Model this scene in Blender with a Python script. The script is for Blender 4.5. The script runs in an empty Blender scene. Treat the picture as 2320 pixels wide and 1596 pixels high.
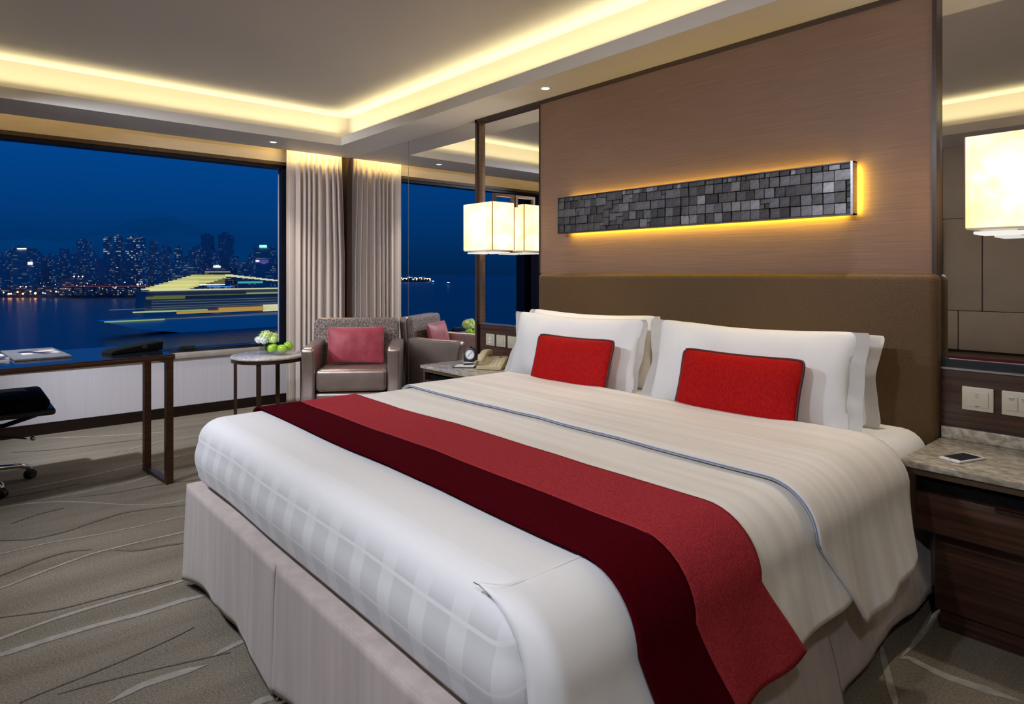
import bpy, bmesh, math, random
from mathutils import Vector, Matrix, noise
random.seed(7)
PI = math.pi
sc = bpy.context.scene
COL = sc.collection

# ------------------------------------------------------------------ camera
F, U0, V0, H = 1450.0, 1160.0, 620.0, 1.2
CX, CY = 5.89, -2.89
YAW = math.atan2(2830 - 1160, F)
cam_d = bpy.data.cameras.new('camera')
cam = bpy.data.objects.new('camera', cam_d)
COL.objects.link(cam)
cam_d.sensor_width = 36.0
cam_d.lens = F / 2320 * 36
cam_d.shift_y = -(798 - V0) / 2320
cam_d.clip_start = 0.05
cam_d.clip_end = 30000
cam.location = (CX, CY, H)
cam.rotation_euler = (PI / 2, 0, YAW)
sc.camera = cam
VX, VY = -math.sin(YAW), math.cos(YAW)
RX, RY = math.cos(YAW), math.sin(YAW)

# ------------------------------------------------------------------ world
w = bpy.data.worlds.new('dusk')
sc.world = w
w.use_nodes = True
nt = w.node_tree
nt.nodes.clear()
tc = nt.nodes.new('ShaderNodeTexCoord')
sx = nt.nodes.new('ShaderNodeSeparateXYZ')
cr = nt.nodes.new('ShaderNodeValToRGB')
bg = nt.nodes.new('ShaderNodeBackground')
wo = nt.nodes.new('ShaderNodeOutputWorld')
nt.links.new(tc.outputs['Generated'], sx.inputs[0])
nt.links.new(sx.outputs['Z'], cr.inputs[0])
nt.links.new(cr.outputs[0], bg.inputs[0])
nt.links.new(bg.outputs[0], wo.inputs[0])
els = cr.color_ramp.elements
els[0].position = 0.0; els[0].color = (0.0006, 0.021, 0.088, 1)
els[1].position = 0.30; els[1].color = (0.0006, 0.074, 0.320, 1)
e = els.new(0.09); e.color = (0.0006, 0.043, 0.190, 1)
e = els.new(0.2); e.color = (0.0006, 0.064, 0.290, 1)
bg.inputs[1].default_value = 1.0

sc.view_settings.view_transform = 'Standard'
sc.view_settings.look = 'None'
sc.view_settings.gamma = 1.0
sc.view_settings.use_curve_mapping = False
sc.view_settings.exposure = 0.0
sc.cycles.max_bounces = 8
sc.cycles.diffuse_bounces = 4
sc.cycles.glossy_bounces = 4
sc.cycles.transmission_bounces = 6
sc.cycles.transparent_max_bounces = 12

# ------------------------------------------------------------------ light helpers
def area(name, loc, rot, sx_, sy_, power, color, spread=PI):
    l = bpy.data.lights.new(name, 'AREA')
    l.shape = 'RECTANGLE'; l.size = sx_; l.size_y = sy_
    l.energy = power; l.color = color; l.spread = spread
    o = bpy.data.objects.new(name, l); COL.objects.link(o)
    o.location = loc; o.rotation_euler = rot
    return o

def spot(name, loc, target, power, color, ang, blend=0.6, radius=0.04):
    l = bpy.data.lights.new(name, 'SPOT')
    l.energy = power; l.color = color; l.spot_size = math.radians(ang)
    l.spot_blend = blend; l.shadow_soft_size = radius
    o = bpy.data.objects.new(name, l); COL.objects.link(o)
    o.location = loc
    d = Vector(target) - Vector(loc)
    o.rotation_euler = d.to_track_quat('-Z', 'Y').to_euler()
    return o

def aim(o, d):
    o.rotation_euler = Vector(d).to_track_quat('-Z', 'Y').to_euler()
    return o

def point(name, loc, power, color, radius=0.04):
    l = bpy.data.lights.new(name, 'POINT')
    l.energy = power; l.color = color; l.shadow_soft_size = radius
    o = bpy.data.objects.new(name, l); COL.objects.link(o)
    o.location = loc
    return o

ZS = 2.32            # soffit
ZC = 2.60            # tray ceiling
LX0, LX1, LY0, LY1 = 0.68, 6.75, -3.16, -0.35    # lip rectangle
COVE = (1.0, 0.86, 0.44)
CS = math.radians(125)
zL = ZS + 0.095
area('cove_led_window', (LX0 - 0.075, (LY0 + LY1) / 2, zL), (PI, 0, 0), 0.03, LY1 - LY0 + 0.1, 4.2, COVE, CS)
area('cove_led_head', ((LX0 + LX1) / 2, LY1 + 0.075, zL), (PI, 0, 0), LX1 - LX0 + 0.1, 0.03, 9.6, COVE, CS)
area('cove_led_foot', ((LX0 + LX1) / 2, LY0 - 0.075, zL), (PI, 0, 0), LX1 - LX0 + 0.1, 0.03, 9.6, COVE, CS)
area('cove_led_far', (LX1 + 0.075, (LY0 + LY1) / 2, zL), (PI, 0, 0), 0.03, LY1 - LY0 + 0.1, 4.2, COVE, CS)
area('pelmet_led', (0.215, -1.75, 2.47), (0, math.radians(14), 0), 0.03, 3.4, 3.2, (1.0, 0.74, 0.32))
area('curtain_led', (0.205, -0.34, 2.43), (0, math.radians(16), 0), 0.02, 0.56, 5.0, (1.0, 0.76, 0.26))

# ------------------------------------------------------------------ materials
MATS = {}
def new_mat(name):
    m = bpy.data.materials.new(name); m.use_nodes = True
    MATS[name] = m
    return m, m.node_tree, m.node_tree.nodes['Principled BSDF']

def mat(name, base, rough=0.5, metal=0.0, base2=None, scale=(5, 5, 5), detail=4, bump=0.0, bscale=None,
        contrast=(0.35, 0.65), sheen=0.0, coat=0.0, spec=0.5, emit=None, estr=0.0, distort=0.0):
    m, t, p = new_mat(name)
    p.inputs['Base Color'].default_value = (*base, 1)
    p.inputs['Roughness'].default_value = rough
    p.inputs['Metallic'].default_value = metal
    p.inputs['Specular IOR Level'].default_value = spec
    if sheen:
        p.inputs['Sheen Weight'].default_value = sheen
    if coat:
        p.inputs['Coat Weight'].default_value = coat
        p.inputs['Coat Roughness'].default_value = 0.12
    if emit:
        p.inputs['Emission Color'].default_value = (*emit, 1)
        p.inputs['Emission Strength'].default_value = estr
    n = t.nodes
    tcn = n.new('ShaderNodeTexCoord'); mp = n.new('ShaderNodeMapping')
    mp.inputs['Scale'].default_value = scale
    t.links.new(tcn.outputs['Object'], mp.inputs[0])
    nz = n.new('ShaderNodeTexNoise'); nz.inputs['Scale'].default_value = 1.0
    nz.inputs['Detail'].default_value = detail; nz.inputs['Distortion'].default_value = distort
    t.links.new(mp.outputs[0], nz.inputs[0])
    if base2 is not None:
        r = n.new('ShaderNodeValToRGB')
        r.color_ramp.elements[0].position = contrast[0]; r.color_ramp.elements[0].color = (*base, 1)
        r.color_ramp.elements[1].position = contrast[1]; r.color_ramp.elements[1].color = (*base2, 1)
        t.links.new(nz.outputs[0], r.inputs[0])
        t.links.new(r.outputs[0], p.inputs['Base Color'])
    if bump:
        src = nz
        if bscale:
            mp2 = n.new('ShaderNodeMapping'); mp2.inputs['Scale'].default_value = bscale
            t.links.new(tcn.outputs['Object'], mp2.inputs[0])
            src = n.new('ShaderNodeTexNoise'); src.inputs['Scale'].default_value = 1.0
            src.inputs['Detail'].default_value = 3
            t.links.new(mp2.outputs[0], src.inputs[0])
        b = n.new('ShaderNodeBump'); b.inputs['Strength'].default_value = bump
        b.inputs['Distance'].default_value = 0.004
        t.links.new(src.outputs[0], b.inputs['Height'])
        t.links.new(b.outputs[0], p.inputs['Normal'])
    return m

def glass_mat(name, tint=(1, 1, 1), gloss=0.06):
    m, t, p = new_mat(name)
    t.nodes.remove(p)
    out = [x for x in t.nodes if x.type == 'OUTPUT_MATERIAL'][0]
    tr = t.nodes.new('ShaderNodeBsdfTransparent'); tr.inputs[0].default_value = (*tint, 1)
    gl = t.nodes.new('ShaderNodeBsdfGlossy'); gl.inputs['Roughness'].default_value = 0.02
    mx = t.nodes.new('ShaderNodeMixShader'); mx.inputs[0].default_value = gloss
    t.links.new(tr.outputs[0], mx.inputs[1]); t.links.new(gl.outputs[0], mx.inputs[2])
    t.links.new(mx.outputs[0], out.inputs[0])
    return m

mat('plaster', (0.60, 0.55, 0.50), 0.75, base2=(0.62, 0.57, 0.52), scale=(2, 2, 2), bump=0.05, bscale=(60, 60, 60))
mat('ceiling_paint', (0.70, 0.665, 0.645), 0.6, base2=(0.72, 0.685, 0.665), scale=(1.5, 1.5, 1.5))
mat('wall_paper', (0.57, 0.545, 0.57), 0.7, base2=(0.60, 0.575, 0.60), scale=(70, 70, 2.0), bump=0.06)
mat('pelmet_paper', (0.50, 0.42, 0.33), 0.7, base2=(0.54, 0.46, 0.36), scale=(6, 6, 40), bump=0.1)
mat('wood', (0.020, 0.008, 0.005), 0.32, base2=(0.100, 0.040, 0.022), scale=(1.2, 1.2, 60), detail=5, contrast=(0.35, 0.75), coat=0.25)
mat('wood_v', (0.028, 0.014, 0.009), 0.35, base2=(0.06, 0.03, 0.018), scale=(60, 60, 1.2), detail=5, coat=0.2)
mat('wood_dark', (0.010, 0.005, 0.003), 0.45, base2=(0.018, 0.009, 0.006), scale=(60, 1.2, 60), detail=4, spec=0.2)
mat('wood_trim', (0.05, 0.030, 0.016), 0.4, base2=(0.085, 0.050, 0.026), scale=(1.0, 40, 40), detail=4)
mat('bronze', (0.34, 0.24, 0.18), 0.32, 1.0, base2=(0.28, 0.19, 0.14), scale=(3, 3, 60))
mat('dark_bronze', (0.13, 0.075, 0.05), 0.38, 1.0, base2=(0.10, 0.055, 0.038), scale=(3, 3, 40))
mat('black_frame', (0.004, 0.0045, 0.007), 0.4, base2=(0.006, 0.006, 0.009), scale=(8, 8, 8))
mat('frame_gloss', (0.008, 0.009, 0.013), 0.12, base2=(0.01, 0.011, 0.016), scale=(3, 3, 3))
mat('sill_stone', (0.36, 0.32, 0.28), 0.35, base2=(0.42, 0.38, 0.33), scale=(8, 8, 8))
mat('chrome', (0.75, 0.74, 0.76), 0.12, 1.0, base2=(0.70, 0.69, 0.71), scale=(4, 4, 4))
mat('silk', (0.225, 0.130, 0.082), 0.5, base2=(0.295, 0.175, 0.114), scale=(4, 4, 130), detail=3, contrast=(0.25, 0.75), bump=0.12)
mat('headboard', (0.088, 0.050, 0.021), 0.48, base2=(0.142, 0.084, 0.038), scale=(260, 260, 260), detail=1, bump=0.25, spec=0.2)
mat('curtain', (0.57, 0.475, 0.415), 0.75, base2=(0.63, 0.53, 0.47), scale=(3, 60, 1.5), bump=0.06, sheen=0.2)
mat('slate', (0.105, 0.102, 0.112), 0.36, 0.6, base2=(0.155, 0.152, 0.165), scale=(60, 60, 60), detail=5, bump=0.2, bscale=(260, 260, 260))
mat('slate_dark', (0.066, 0.064, 0.071), 0.42, 0.6, base2=(0.100, 0.098, 0.106), scale=(60, 60, 60), detail=5, bump=0.25, bscale=(260, 260, 260))
mat('slate_light', (0.23, 0.23, 0.25), 0.35, 0.6, base2=(0.32, 0.32, 0.34), scale=(60, 60, 60), detail=5, bump=0.2, bscale=(260, 260, 260))
mat('steel', (0.42, 0.43, 0.45), 0.3, 1.0, base2=(0.36, 0.37, 0.39), scale=(2, 2, 80))
mat('alu_dark', (0.10, 0.10, 0.11), 0.4, 0.9, base2=(0.12, 0.12, 0.13), scale=(20, 20, 20))
mat('linen', (0.82, 0.805, 0.79), 0.6, base2=(0.85, 0.835, 0.82), scale=(4, 4, 4), bump=0.10, bscale=(9, 9, 9), sheen=0.15)
mat('pillow_cotton', (0.83, 0.815, 0.80), 0.6, base2=(0.85, 0.835, 0.82), scale=(4, 4, 4), bump=0.45, bscale=(13, 13, 6), sheen=0.15, distort=0.8)
mat('linen_stripe', (0.70, 0.66, 0.61), 0.55, base2=(0.79, 0.76, 0.72), scale=(1.0, 26, 1.0), detail=1, bump=0.10, bscale=(5, 9, 9), sheen=0.15)
mat('duvet_white', (0.79, 0.775, 0.765), 0.55, base2=(0.81, 0.795, 0.785), scale=(4, 4, 4), sheen=0.15, bump=0.1, bscale=(7, 7, 7))
mat('blue_piping', (0.13, 0.20, 0.42), 0.6, base2=(0.16, 0.24, 0.48), scale=(30, 30, 30))
mat('red_cloth', (0.28, 0.020, 0.027), 0.85, base2=(0.37, 0.038, 0.046), scale=(240, 240, 240), detail=1, bump=0.3, spec=0.06)
mat('dark_red_cloth', (0.048, 0.0007, 0.003), 0.9, base2=(0.066, 0.001, 0.0045), scale=(240, 240, 240), detail=1, bump=0.3, spec=0.02)
mat('cushion_red', (0.34, 0.006, 0.007), 0.6, base2=(0.44, 0.012, 0.010), scale=(260, 260, 60), detail=1, bump=0.2, spec=0.04)
mat('cushion_pipe', (0.055, 0.004, 0.006), 0.55, base2=(0.075, 0.006, 0.008), scale=(90, 90, 90))
mat('velvet', (0.27, 0.030, 0.045), 0.5, base2=(0.36, 0.050, 0.068), scale=(14, 14, 14), sheen=0.3, bump=0.08, spec=0.3)
mat('skirt', (0.42, 0.35, 0.32), 0.7, base2=(0.50, 0.42, 0.385), scale=(26, 26, 1.2), detail=3, bump=0.15, sheen=0.2)
mat('leather', (0.40, 0.315, 0.275), 0.36, 0.85, base2=(0.46, 0.37, 0.33), scale=(9, 9, 9), bump=0.08, bscale=(120, 120, 120))
mat('chair_fabric', (0.10, 0.068, 0.052), 0.6, base2=(0.30, 0.235, 0.20), scale=(130, 130, 80), detail=2, contrast=(0.46, 0.62), bump=0.25)
mat('marble', (0.25, 0.21, 0.155), 0.16, base2=(0.50, 0.45, 0.37), scale=(34, 46, 46), detail=8, contrast=(0.36, 0.66), distort=0.6)
mat('marble_grey', (0.36, 0.33, 0.31), 0.18, base2=(0.56, 0.52, 0.48), scale=(34, 34, 34), detail=8, contrast=(0.36, 0.66), distort=0.6)
mat('plate', (0.42, 0.38, 0.28), 0.35, base2=(0.46, 0.42, 0.31), scale=(20, 20, 20))
mat('plate_pale', (0.58, 0.53, 0.42), 0.32, base2=(0.62, 0.57, 0.46), scale=(20, 20, 20))
mat('print_dark', (0.05, 0.045, 0.035), 0.6, base2=(0.06, 0.055, 0.045), scale=(20, 20, 20))
mat('phone_plastic', (0.46, 0.38, 0.22), 0.35, base2=(0.50, 0.42, 0.25), scale=(12, 12, 12))
mat('black_plastic', (0.005, 0.005, 0.006), 0.4, base2=(0.012, 0.012, 0.013), scale=(12, 12, 12))
mat('black_fabric', (0.0035, 0.0035, 0.004), 0.9, base2=(0.006, 0.006, 0.0065), scale=(80, 80, 80), bump=0.2, spec=0.08)
mat('black_glass', (0.005, 0.005, 0.006), 0.06, base2=(0.006, 0.006, 0.007), scale=(3, 3, 3))
mat('desk_glass', (0.010, 0.012, 0.016), 0.05, base2=(0.012, 0.014, 0.018), scale=(3, 3, 3), spec=1.0, coat=1.0)
mat('white_plastic', (0.70, 0.69, 0.68), 0.3, base2=(0.74, 0.73, 0.72), scale=(9, 9, 9))
mat('paper', (0.72, 0.68, 0.60), 0.7, base2=(0.76, 0.72, 0.64), scale=(9, 9, 9))
mat('paper_white', (0.78, 0.78, 0.80), 0.6, base2=(0.82, 0.82, 0.84), scale=(9, 9, 9))
mat('grey_leather', (0.10, 0.10, 0.105), 0.5, base2=(0.13, 0.13, 0.135), scale=(40, 40, 40), bump=0.1)
mat('magazine_print', (0.02, 0.016, 0.02), 0.35, base2=(0.62, 0.52, 0.42), scale=(14, 9, 9), detail=3, contrast=(0.48, 0.56))
mat('magazine_photo', (0.05, 0.05, 0.06), 0.35, base2=(0.75, 0.75, 0.80), scale=(9, 16, 9), detail=3, contrast=(0.46, 0.54))
mat('apple', (0.20, 0.45, 0.012), 0.22, base2=(0.40, 0.62, 0.03), scale=(18, 18, 10), detail=4)
mat('stem', (0.06, 0.035, 0.015), 0.7, base2=(0.09, 0.05, 0.02), scale=(60, 60, 60))
mat('leaf', (0.05, 0.16, 0.02), 0.5, base2=(0.10, 0.26, 0.03), scale=(40, 40, 40))
mat('bloom_green', (0.42, 0.62, 0.12), 0.7, base2=(0.80, 0.88, 0.45), scale=(70, 70, 70), detail=1)
mat('bloom_white', (0.72, 0.76, 0.70), 0.7, base2=(0.82, 0.84, 0.80), scale=(50, 50, 50), detail=1)
mat('panel_leather', (0.52, 0.465, 0.405), 0.45, base2=(0.56, 0.50, 0.435), scale=(5, 5, 5), bump=0.05, bscale=(90, 90, 90))
mat('joint_dark', (0.03, 0.022, 0.018), 0.6, base2=(0.035, 0.026, 0.021), scale=(5, 5, 5))
mat('console_top', (0.10, 0.062, 0.048), 0.35, base2=(0.13, 0.08, 0.062), scale=(1.5, 40, 40))
m = mat('carpet', (0.165, 0.140, 0.104), 0.95, base2=(0.245, 0.210, 0.160), scale=(7.0, 0.8, 1), detail=6, contrast=(0.30, 0.70), bump=0.6, bscale=(300, 300, 300), spec=0.1)
t = m.node_tree; p = t.nodes['Principled BSDF']
src = p.inputs['Base Color'].links[0].from_socket
tcn = t.nodes.new('ShaderNodeTexCoord'); fz = t.nodes.new('ShaderNodeTexNoise'); fz.inputs['Scale'].default_value = 160; fz.inputs['Detail'].default_value = 4
t.links.new(tcn.outputs['Object'], fz.inputs[0])
rp = t.nodes.new('ShaderNodeValToRGB'); rp.color_ramp.elements[0].position = 0.3; rp.color_ramp.elements[0].color = (0.62, 0.62, 0.62, 1)
rp.color_ramp.elements[1].position = 0.7; rp.color_ramp.elements[1].color = (1.3, 1.3, 1.3, 1); t.links.new(fz.outputs[0], rp.inputs[0])
mu = t.nodes.new('ShaderNodeMix'); mu.data_type = 'RGBA'; mu.blend_type = 'MULTIPLY'; mu.inputs[0].default_value = 1.0
t.links.new(src, mu.inputs[6]); t.links.new(rp.outputs[0], mu.inputs[7]); t.links.new(mu.outputs[2], p.inputs['Base Color'])
mat('carpet_cream', (0.27, 0.245, 0.205), 0.95, base2=(0.35, 0.32, 0.27), scale=(30, 30, 30), bump=0.5, bscale=(420, 420, 420))
mat('carpet_dark', (0.115, 0.096, 0.072), 0.95, base2=(0.145, 0.122, 0.094), scale=(30, 30, 30), bump=0.5, bscale=(420, 420, 420))
glass_mat('window_glass', (0.985, 0.99, 0.995), 0.0)
glass_mat('clear_glass', (0.98, 0.985, 0.985), 0.10)
m, t, p = new_mat('mirror')
p.inputs['Base Color'].default_value = (0.80, 0.80, 0.80, 1); p.inputs['Metallic'].default_value = 1; p.inputs['Roughness'].default_value = 0.0
nzm = t.nodes.new('ShaderNodeTexNoise'); nzm.inputs['Scale'].default_value = 0.5
rmp = t.nodes.new('ShaderNodeValToRGB')
rmp.color_ramp.elements[0].color = (0.83, 0.83, 0.83, 1); rmp.color_ramp.elements[1].color = (0.85, 0.85, 0.85, 1)
t.links.new(nzm.outputs[0], rmp.inputs[0]); t.links.new(rmp.outputs[0], p.inputs['Base Color'])

# alabaster lamp shade: translucent stone lit by the bulb inside, with a little glow of its own
m, t, p = new_mat('alabaster')
t.nodes.remove(p)
out = [x for x in t.nodes if x.type == 'OUTPUT_MATERIAL'][0]
tcn = t.nodes.new('ShaderNodeTexCoord')
nz = t.nodes.new('ShaderNodeTexNoise'); nz.inputs['Scale'].default_value = 9; nz.inputs['Detail'].default_value = 5; nz.inputs['Distortion'].default_value = 1.2
t.links.new(tcn.outputs['Object'], nz.inputs[0])
r = t.nodes.new('ShaderNodeValToRGB')
r.color_ramp.elements[0].position = 0.3; r.color_ramp.elements[0].color = (0.92, 0.76, 0.48, 1)
r.color_ramp.elements[1].position = 0.7; r.color_ramp.elements[1].color = (0.97, 0.90, 0.76, 1)
t.links.new(nz.outputs[0], r.inputs[0])
trl = t.nodes.new('ShaderNodeBsdfTranslucent'); em = t.nodes.new('ShaderNodeEmission'); ad = t.nodes.new('ShaderNodeAddShader')
em.inputs[1].default_value = 0.38
t.links.new(r.outputs[0], trl.inputs[0]); t.links.new(r.outputs[0], em.inputs[0])
t.links.new(trl.outputs[0], ad.inputs[0]); t.links.new(em.outputs[0], ad.inputs[1]); t.links.new(ad.outputs[0], out.inputs[0])

def emit_mat(name, col, strength, sample=True):
    m, t, p = new_mat(name)
    p.inputs['Base Color'].default_value = (0.02, 0.02, 0.02, 1)
    nz = t.nodes.new('ShaderNodeTexNoise'); nz.inputs['Scale'].default_value = 0.15
    r = t.nodes.new('ShaderNodeValToRGB')
    r.color_ramp.elements[0].color = (*[c * 0.8 for c in col], 1); r.color_ramp.elements[1].color = (*col, 1)
    t.links.new(nz.outputs[0], r.inputs[0]); t.links.new(r.outputs[0], p.inputs['Emission Color'])
    p.inputs['Emission Strength'].default_value = strength
    if not sample:
        m.cycles.emission_sampling = 'NONE'
    return m
emit_mat('bulb', (1.0, 0.9, 0.7), 12, False)
emit_mat('downlight_lens', (1.0, 0.95, 0.9), 6, False)
emit_mat('diffuser', (1.0, 0.96, 0.88), 1.0)

# duvet cotton: woven window-pane check on the tucked border
m, t, p = new_mat('duvet_check')
p.inputs['Roughness'].default_value = 0.55; p.inputs['Sheen Weight'].default_value = 0.15
N = t.nodes
def mth(op, a=None, b=None):
    n = N.new('ShaderNodeMath'); n.operation = op
    for i, v in enumerate((a, b)):
        if v is None: continue
        if isinstance(v, (int, float)): n.inputs[i].default_value = v
        else: t.links.new(v, n.inputs[i])
    return n.outputs[0]
tcn = N.new('ShaderNodeTexCoord'); sp = N.new('ShaderNodeSeparateXYZ'); t.links.new(tcn.outputs['Object'], sp.inputs[0])
X, Y, Z = sp.outputs
band = mth('LESS_THAN', mth('FRACT', mth('DIVIDE', mth('ADD', X, 0.02), 0.128)), 0.40)
wz = mth('SUBTRACT', Z, Y)
line = mth('LESS_THAN', mth('FRACT', mth('DIVIDE', wz, 0.072)), 0.10)
light = mth('MAXIMUM', mth('MULTIPLY', band, 0.62), line)
rib = mth('MULTIPLY', mth('SINE', mth('MULTIPLY', X, 900.0)), 0.0)
low = N.new('ShaderNodeMapRange'); low.inputs[1].default_value = 0.185; low.inputs[2].default_value = 0.235
low.inputs[3].default_value = 0.0; low.inputs[4].default_value = 0.9
t.links.new(Z, low.inputs[0])
val = mth('MAXIMUM', light, low.outputs[0])
mx = N.new('ShaderNodeMix'); mx.data_type = 'RGBA'
mx.inputs[6].default_value = (0.64, 0.625, 0.63, 1); mx.inputs[7].default_value = (0.80, 0.785, 0.775, 1)
t.links.new(val, mx.inputs[0]); t.links.new(mx.outputs[2], p.inputs['Base Color'])
nzb = N.new('ShaderNodeTexNoise'); nzb.inputs['Scale'].default_value = 7; nzb.inputs['Detail'].default_value = 3
bp = N.new('ShaderNodeBump'); bp.inputs['Strength'].default_value = 0.15; bp.inputs['Distance'].default_value = 0.01
t.links.new(tcn.outputs['Object'], nzb.inputs[0]); t.links.new(nzb.outputs[0], bp.inputs['Height']); t.links.new(bp.outputs[0], p.inputs['Normal'])

# ------------------------------------------------------------------ mesh helpers
def link(name, bm, material, parent=None, smooth=None, mods=()):
    me = bpy.data.meshes.new(name)
    bm.normal_update()
    bm.to_mesh(me); bm.free()
    if smooth is not None:
        for p_ in me.polygons: p_.use_smooth = True
        me.set_sharp_from_angle(angle=math.radians(smooth))
    if isinstance(material, str): material = MATS[material]
    me.materials.append(material)
    o = bpy.data.objects.new(name, me); COL.objects.link(o)
    if parent is not None: o.parent = parent
    return o

def bbox(bm, x0, x1, y0, y1, z0, z1, bev=0.0, seg=2, rot=None):
    g = bmesh.ops.create_cube(bm, size=1.0)
    vs = g['verts']
    for v in vs:
        v.co = Vector(((x0 + x1) / 2 + v.co.x * (x1 - x0), (y0 + y1) / 2 + v.co.y * (y1 - y0), (z0 + z1) / 2 + v.co.z * (z1 - z0)))
    if bev > 0:
        es = list({e_ for v in vs for e_ in v.link_edges})
        r_ = bmesh.ops.bevel(bm, geom=es, offset=bev, segments=seg, profile=0.5, affect='EDGES')
    return vs

def box(name, x0, x1, y0, y1, z0, z1, material, parent=None, bev=0.0, seg=2):
    bm = bmesh.new(); bbox(bm, x0, x1, y0, y1, z0, z1, bev, seg)
    return link(name, bm, material, parent, 40 if bev else None)

def add_tube(bm, pts, rad, n=10, cap=True, closed=False):
    pts = [Vector(p_) for p_ in pts]
    rads = rad if isinstance(rad, (list, tuple)) else [rad] * len(pts)
    rings = []
    L = len(pts)
    for i, p_ in enumerate(pts):
        a_ = pts[(i - 1) % L] if (i > 0 or closed) else p_
        b_ = pts[(i + 1) % L] if (i < L - 1 or closed) else p_
        d = (b_ - a_).normalized()
        up = Vector((0, 0, 1)) if abs(d.z) < 0.9 else Vector((1, 0, 0))
        s1 = d.cross(up).normalized(); s2 = s1.cross(d)
        rings.append([bm.verts.new(p_ + rads[i] * (math.cos(2 * PI * k / n) * s1 + math.sin(2 * PI * k / n) * s2)) for k in range(n)])
    for i in range(L if closed else L - 1):
        A, B = rings[i], rings[(i + 1) % L]
        for k in range(n):
            bm.faces.new((A[k], A[(k + 1) % n], B[(k + 1) % n], B[k]))
    if cap and not closed:
        bm.faces.new(list(reversed(rings[0]))); bm.faces.new(rings[-1])

def tube(name, pts, rad, material, parent=None, n=10, closed=False):
    bm = bmesh.new(); add_tube(bm, pts, rad, n, True, closed)
    bmesh.ops.recalc_face_normals(bm, faces=bm.faces)
    return link(name, bm, material, parent, 50)

def add_lathe(bm, prof, n=32, c=(0, 0, 0)):
    rings = []
    for r_, z_ in prof:
        if r_ < 1e-6:
            rings.append([bm.verts.new((c[0], c[1], c[2] + z_))])
        else:
            rings.append([bm.verts.new((c[0] + r_ * math.cos(2 * PI * k / n), c[1] + r_ * math.sin(2 * PI * k / n), c[2] + z_)) for k in range(n)])
    for A, B in zip(rings, rings[1:]):
        for k in range(n):
            k2 = (k + 1) % n
            if len(A) == 1 and len(B) == 1: continue
            if len(A) == 1: bm.faces.new((A[0], B[k2], B[k]))
            elif len(B) == 1: bm.faces.new((A[k], A[k2], B[0]))
            else: bm.faces.new((A[k], A[k2], B[k2], B[k]))

def lathe(name, prof, material, parent=None, n=32, c=(0, 0, 0), smooth=40):
    bm = bmesh.new(); add_lathe(bm, prof, n, c)
    bmesh.ops.recalc_face_normals(bm, faces=bm.faces)
    return link(name, bm, material, parent, smooth)

def prism(name, poly, axis, a0, a1, material, parent=None, bev=0.0, seg=2, smooth=40):
    """extrude a 2D polygon along axis ('x': poly is (y,z); 'y': (x,z); 'z': (x,y))"""
    bm = bmesh.new()
    def P(a_, q):
        return {'x': (a_, q[0], q[1]), 'y': (q[0], a_, q[1]), 'z': (q[0], q[1], a_)}[axis]
    A = [bm.verts.new(P(a0, q)) for q in poly]; B = [bm.verts.new(P(a1, q)) for q in poly]
    f1 = bm.faces.new(A); f2 = bm.faces.new(list(reversed(B)))
    n = len(poly)
    for k in range(n):
        bm.faces.new((A[k], B[k], B[(k + 1) % n], A[(k + 1) % n]))
    bmesh.ops.recalc_face_normals(bm, faces=bm.faces)
    if bev:
        es = list({e_ for f_ in (f1, f2) for e_ in f_.edges})
        bmesh.ops.bevel(bm, geom=es, offset=bev, segments=seg, profile=0.5, affect='EDGES')
    return link(name, bm, material, parent, smooth)

def grid(name, nu, nv, fn, material, parent=None, smooth=60, thick=0.0, closed_u=False):
    bm = bmesh.new()
    V_ = [[bm.verts.new(fn(i / (nu - (0 if closed_u else 1)), j / (nv - 1))) for j in range(nv)] for i in range(nu)]
    for i in range(nu if closed_u else nu - 1):
        for j in range(nv - 1):
            i2 = (i + 1) % nu
            bm.faces.new((V_[i][j], V_[i2][j], V_[i2][j + 1], V_[i][j + 1]))
    bmesh.ops.recalc_face_normals(bm, faces=bm.faces)
    o = link(name, bm, material, parent, smooth)
    if thick:
        md = o.modifiers.new('thickness', 'SOLIDIFY'); md.thickness = thick; md.offset = 0
    return o

def tag(o, label=None, cat=None, group=None, kind=None):
    if label: o['label'] = label
    if cat: o['category'] = cat
    if group: o['group'] = group
    if kind: o['kind'] = kind
    return o

def thing(name, label, cat, loc=(0, 0, 0), rotz=0.0, group=None, rot=None):
    o = bpy.data.objects.new(name, None); COL.objects.link(o)
    o.empty_display_size = 0.1
    o.location = loc
    o.rotation_euler = rot if rot else (0, 0, rotz)
    return tag(o, label, cat, group)

def struct(o):
    o['kind'] = 'structure'
    return o

def ray(u, v):
    s = (u - U0) / F
    return Vector((VX + RX * s, VY + RY * s, (V0 - v) / F))
def onz(u, v, z):
    r_ = ray(u, v); k = (z - H) / r_.z
    return Vector((CX, CY, H)) + k * r_
def at(u, v, d):
    return Vector((CX, CY, H)) + d * ray(u, v)

# ================================================================== THE ROOM
XR, YB = 7.4, -3.80
floor = struct(box('floor', -0.05, XR, YB - 0.02, 0.02, -0.05, 0.0, 'carpet'))
floor['label'] = 'beige carpet with cream and brown streaks'

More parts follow.
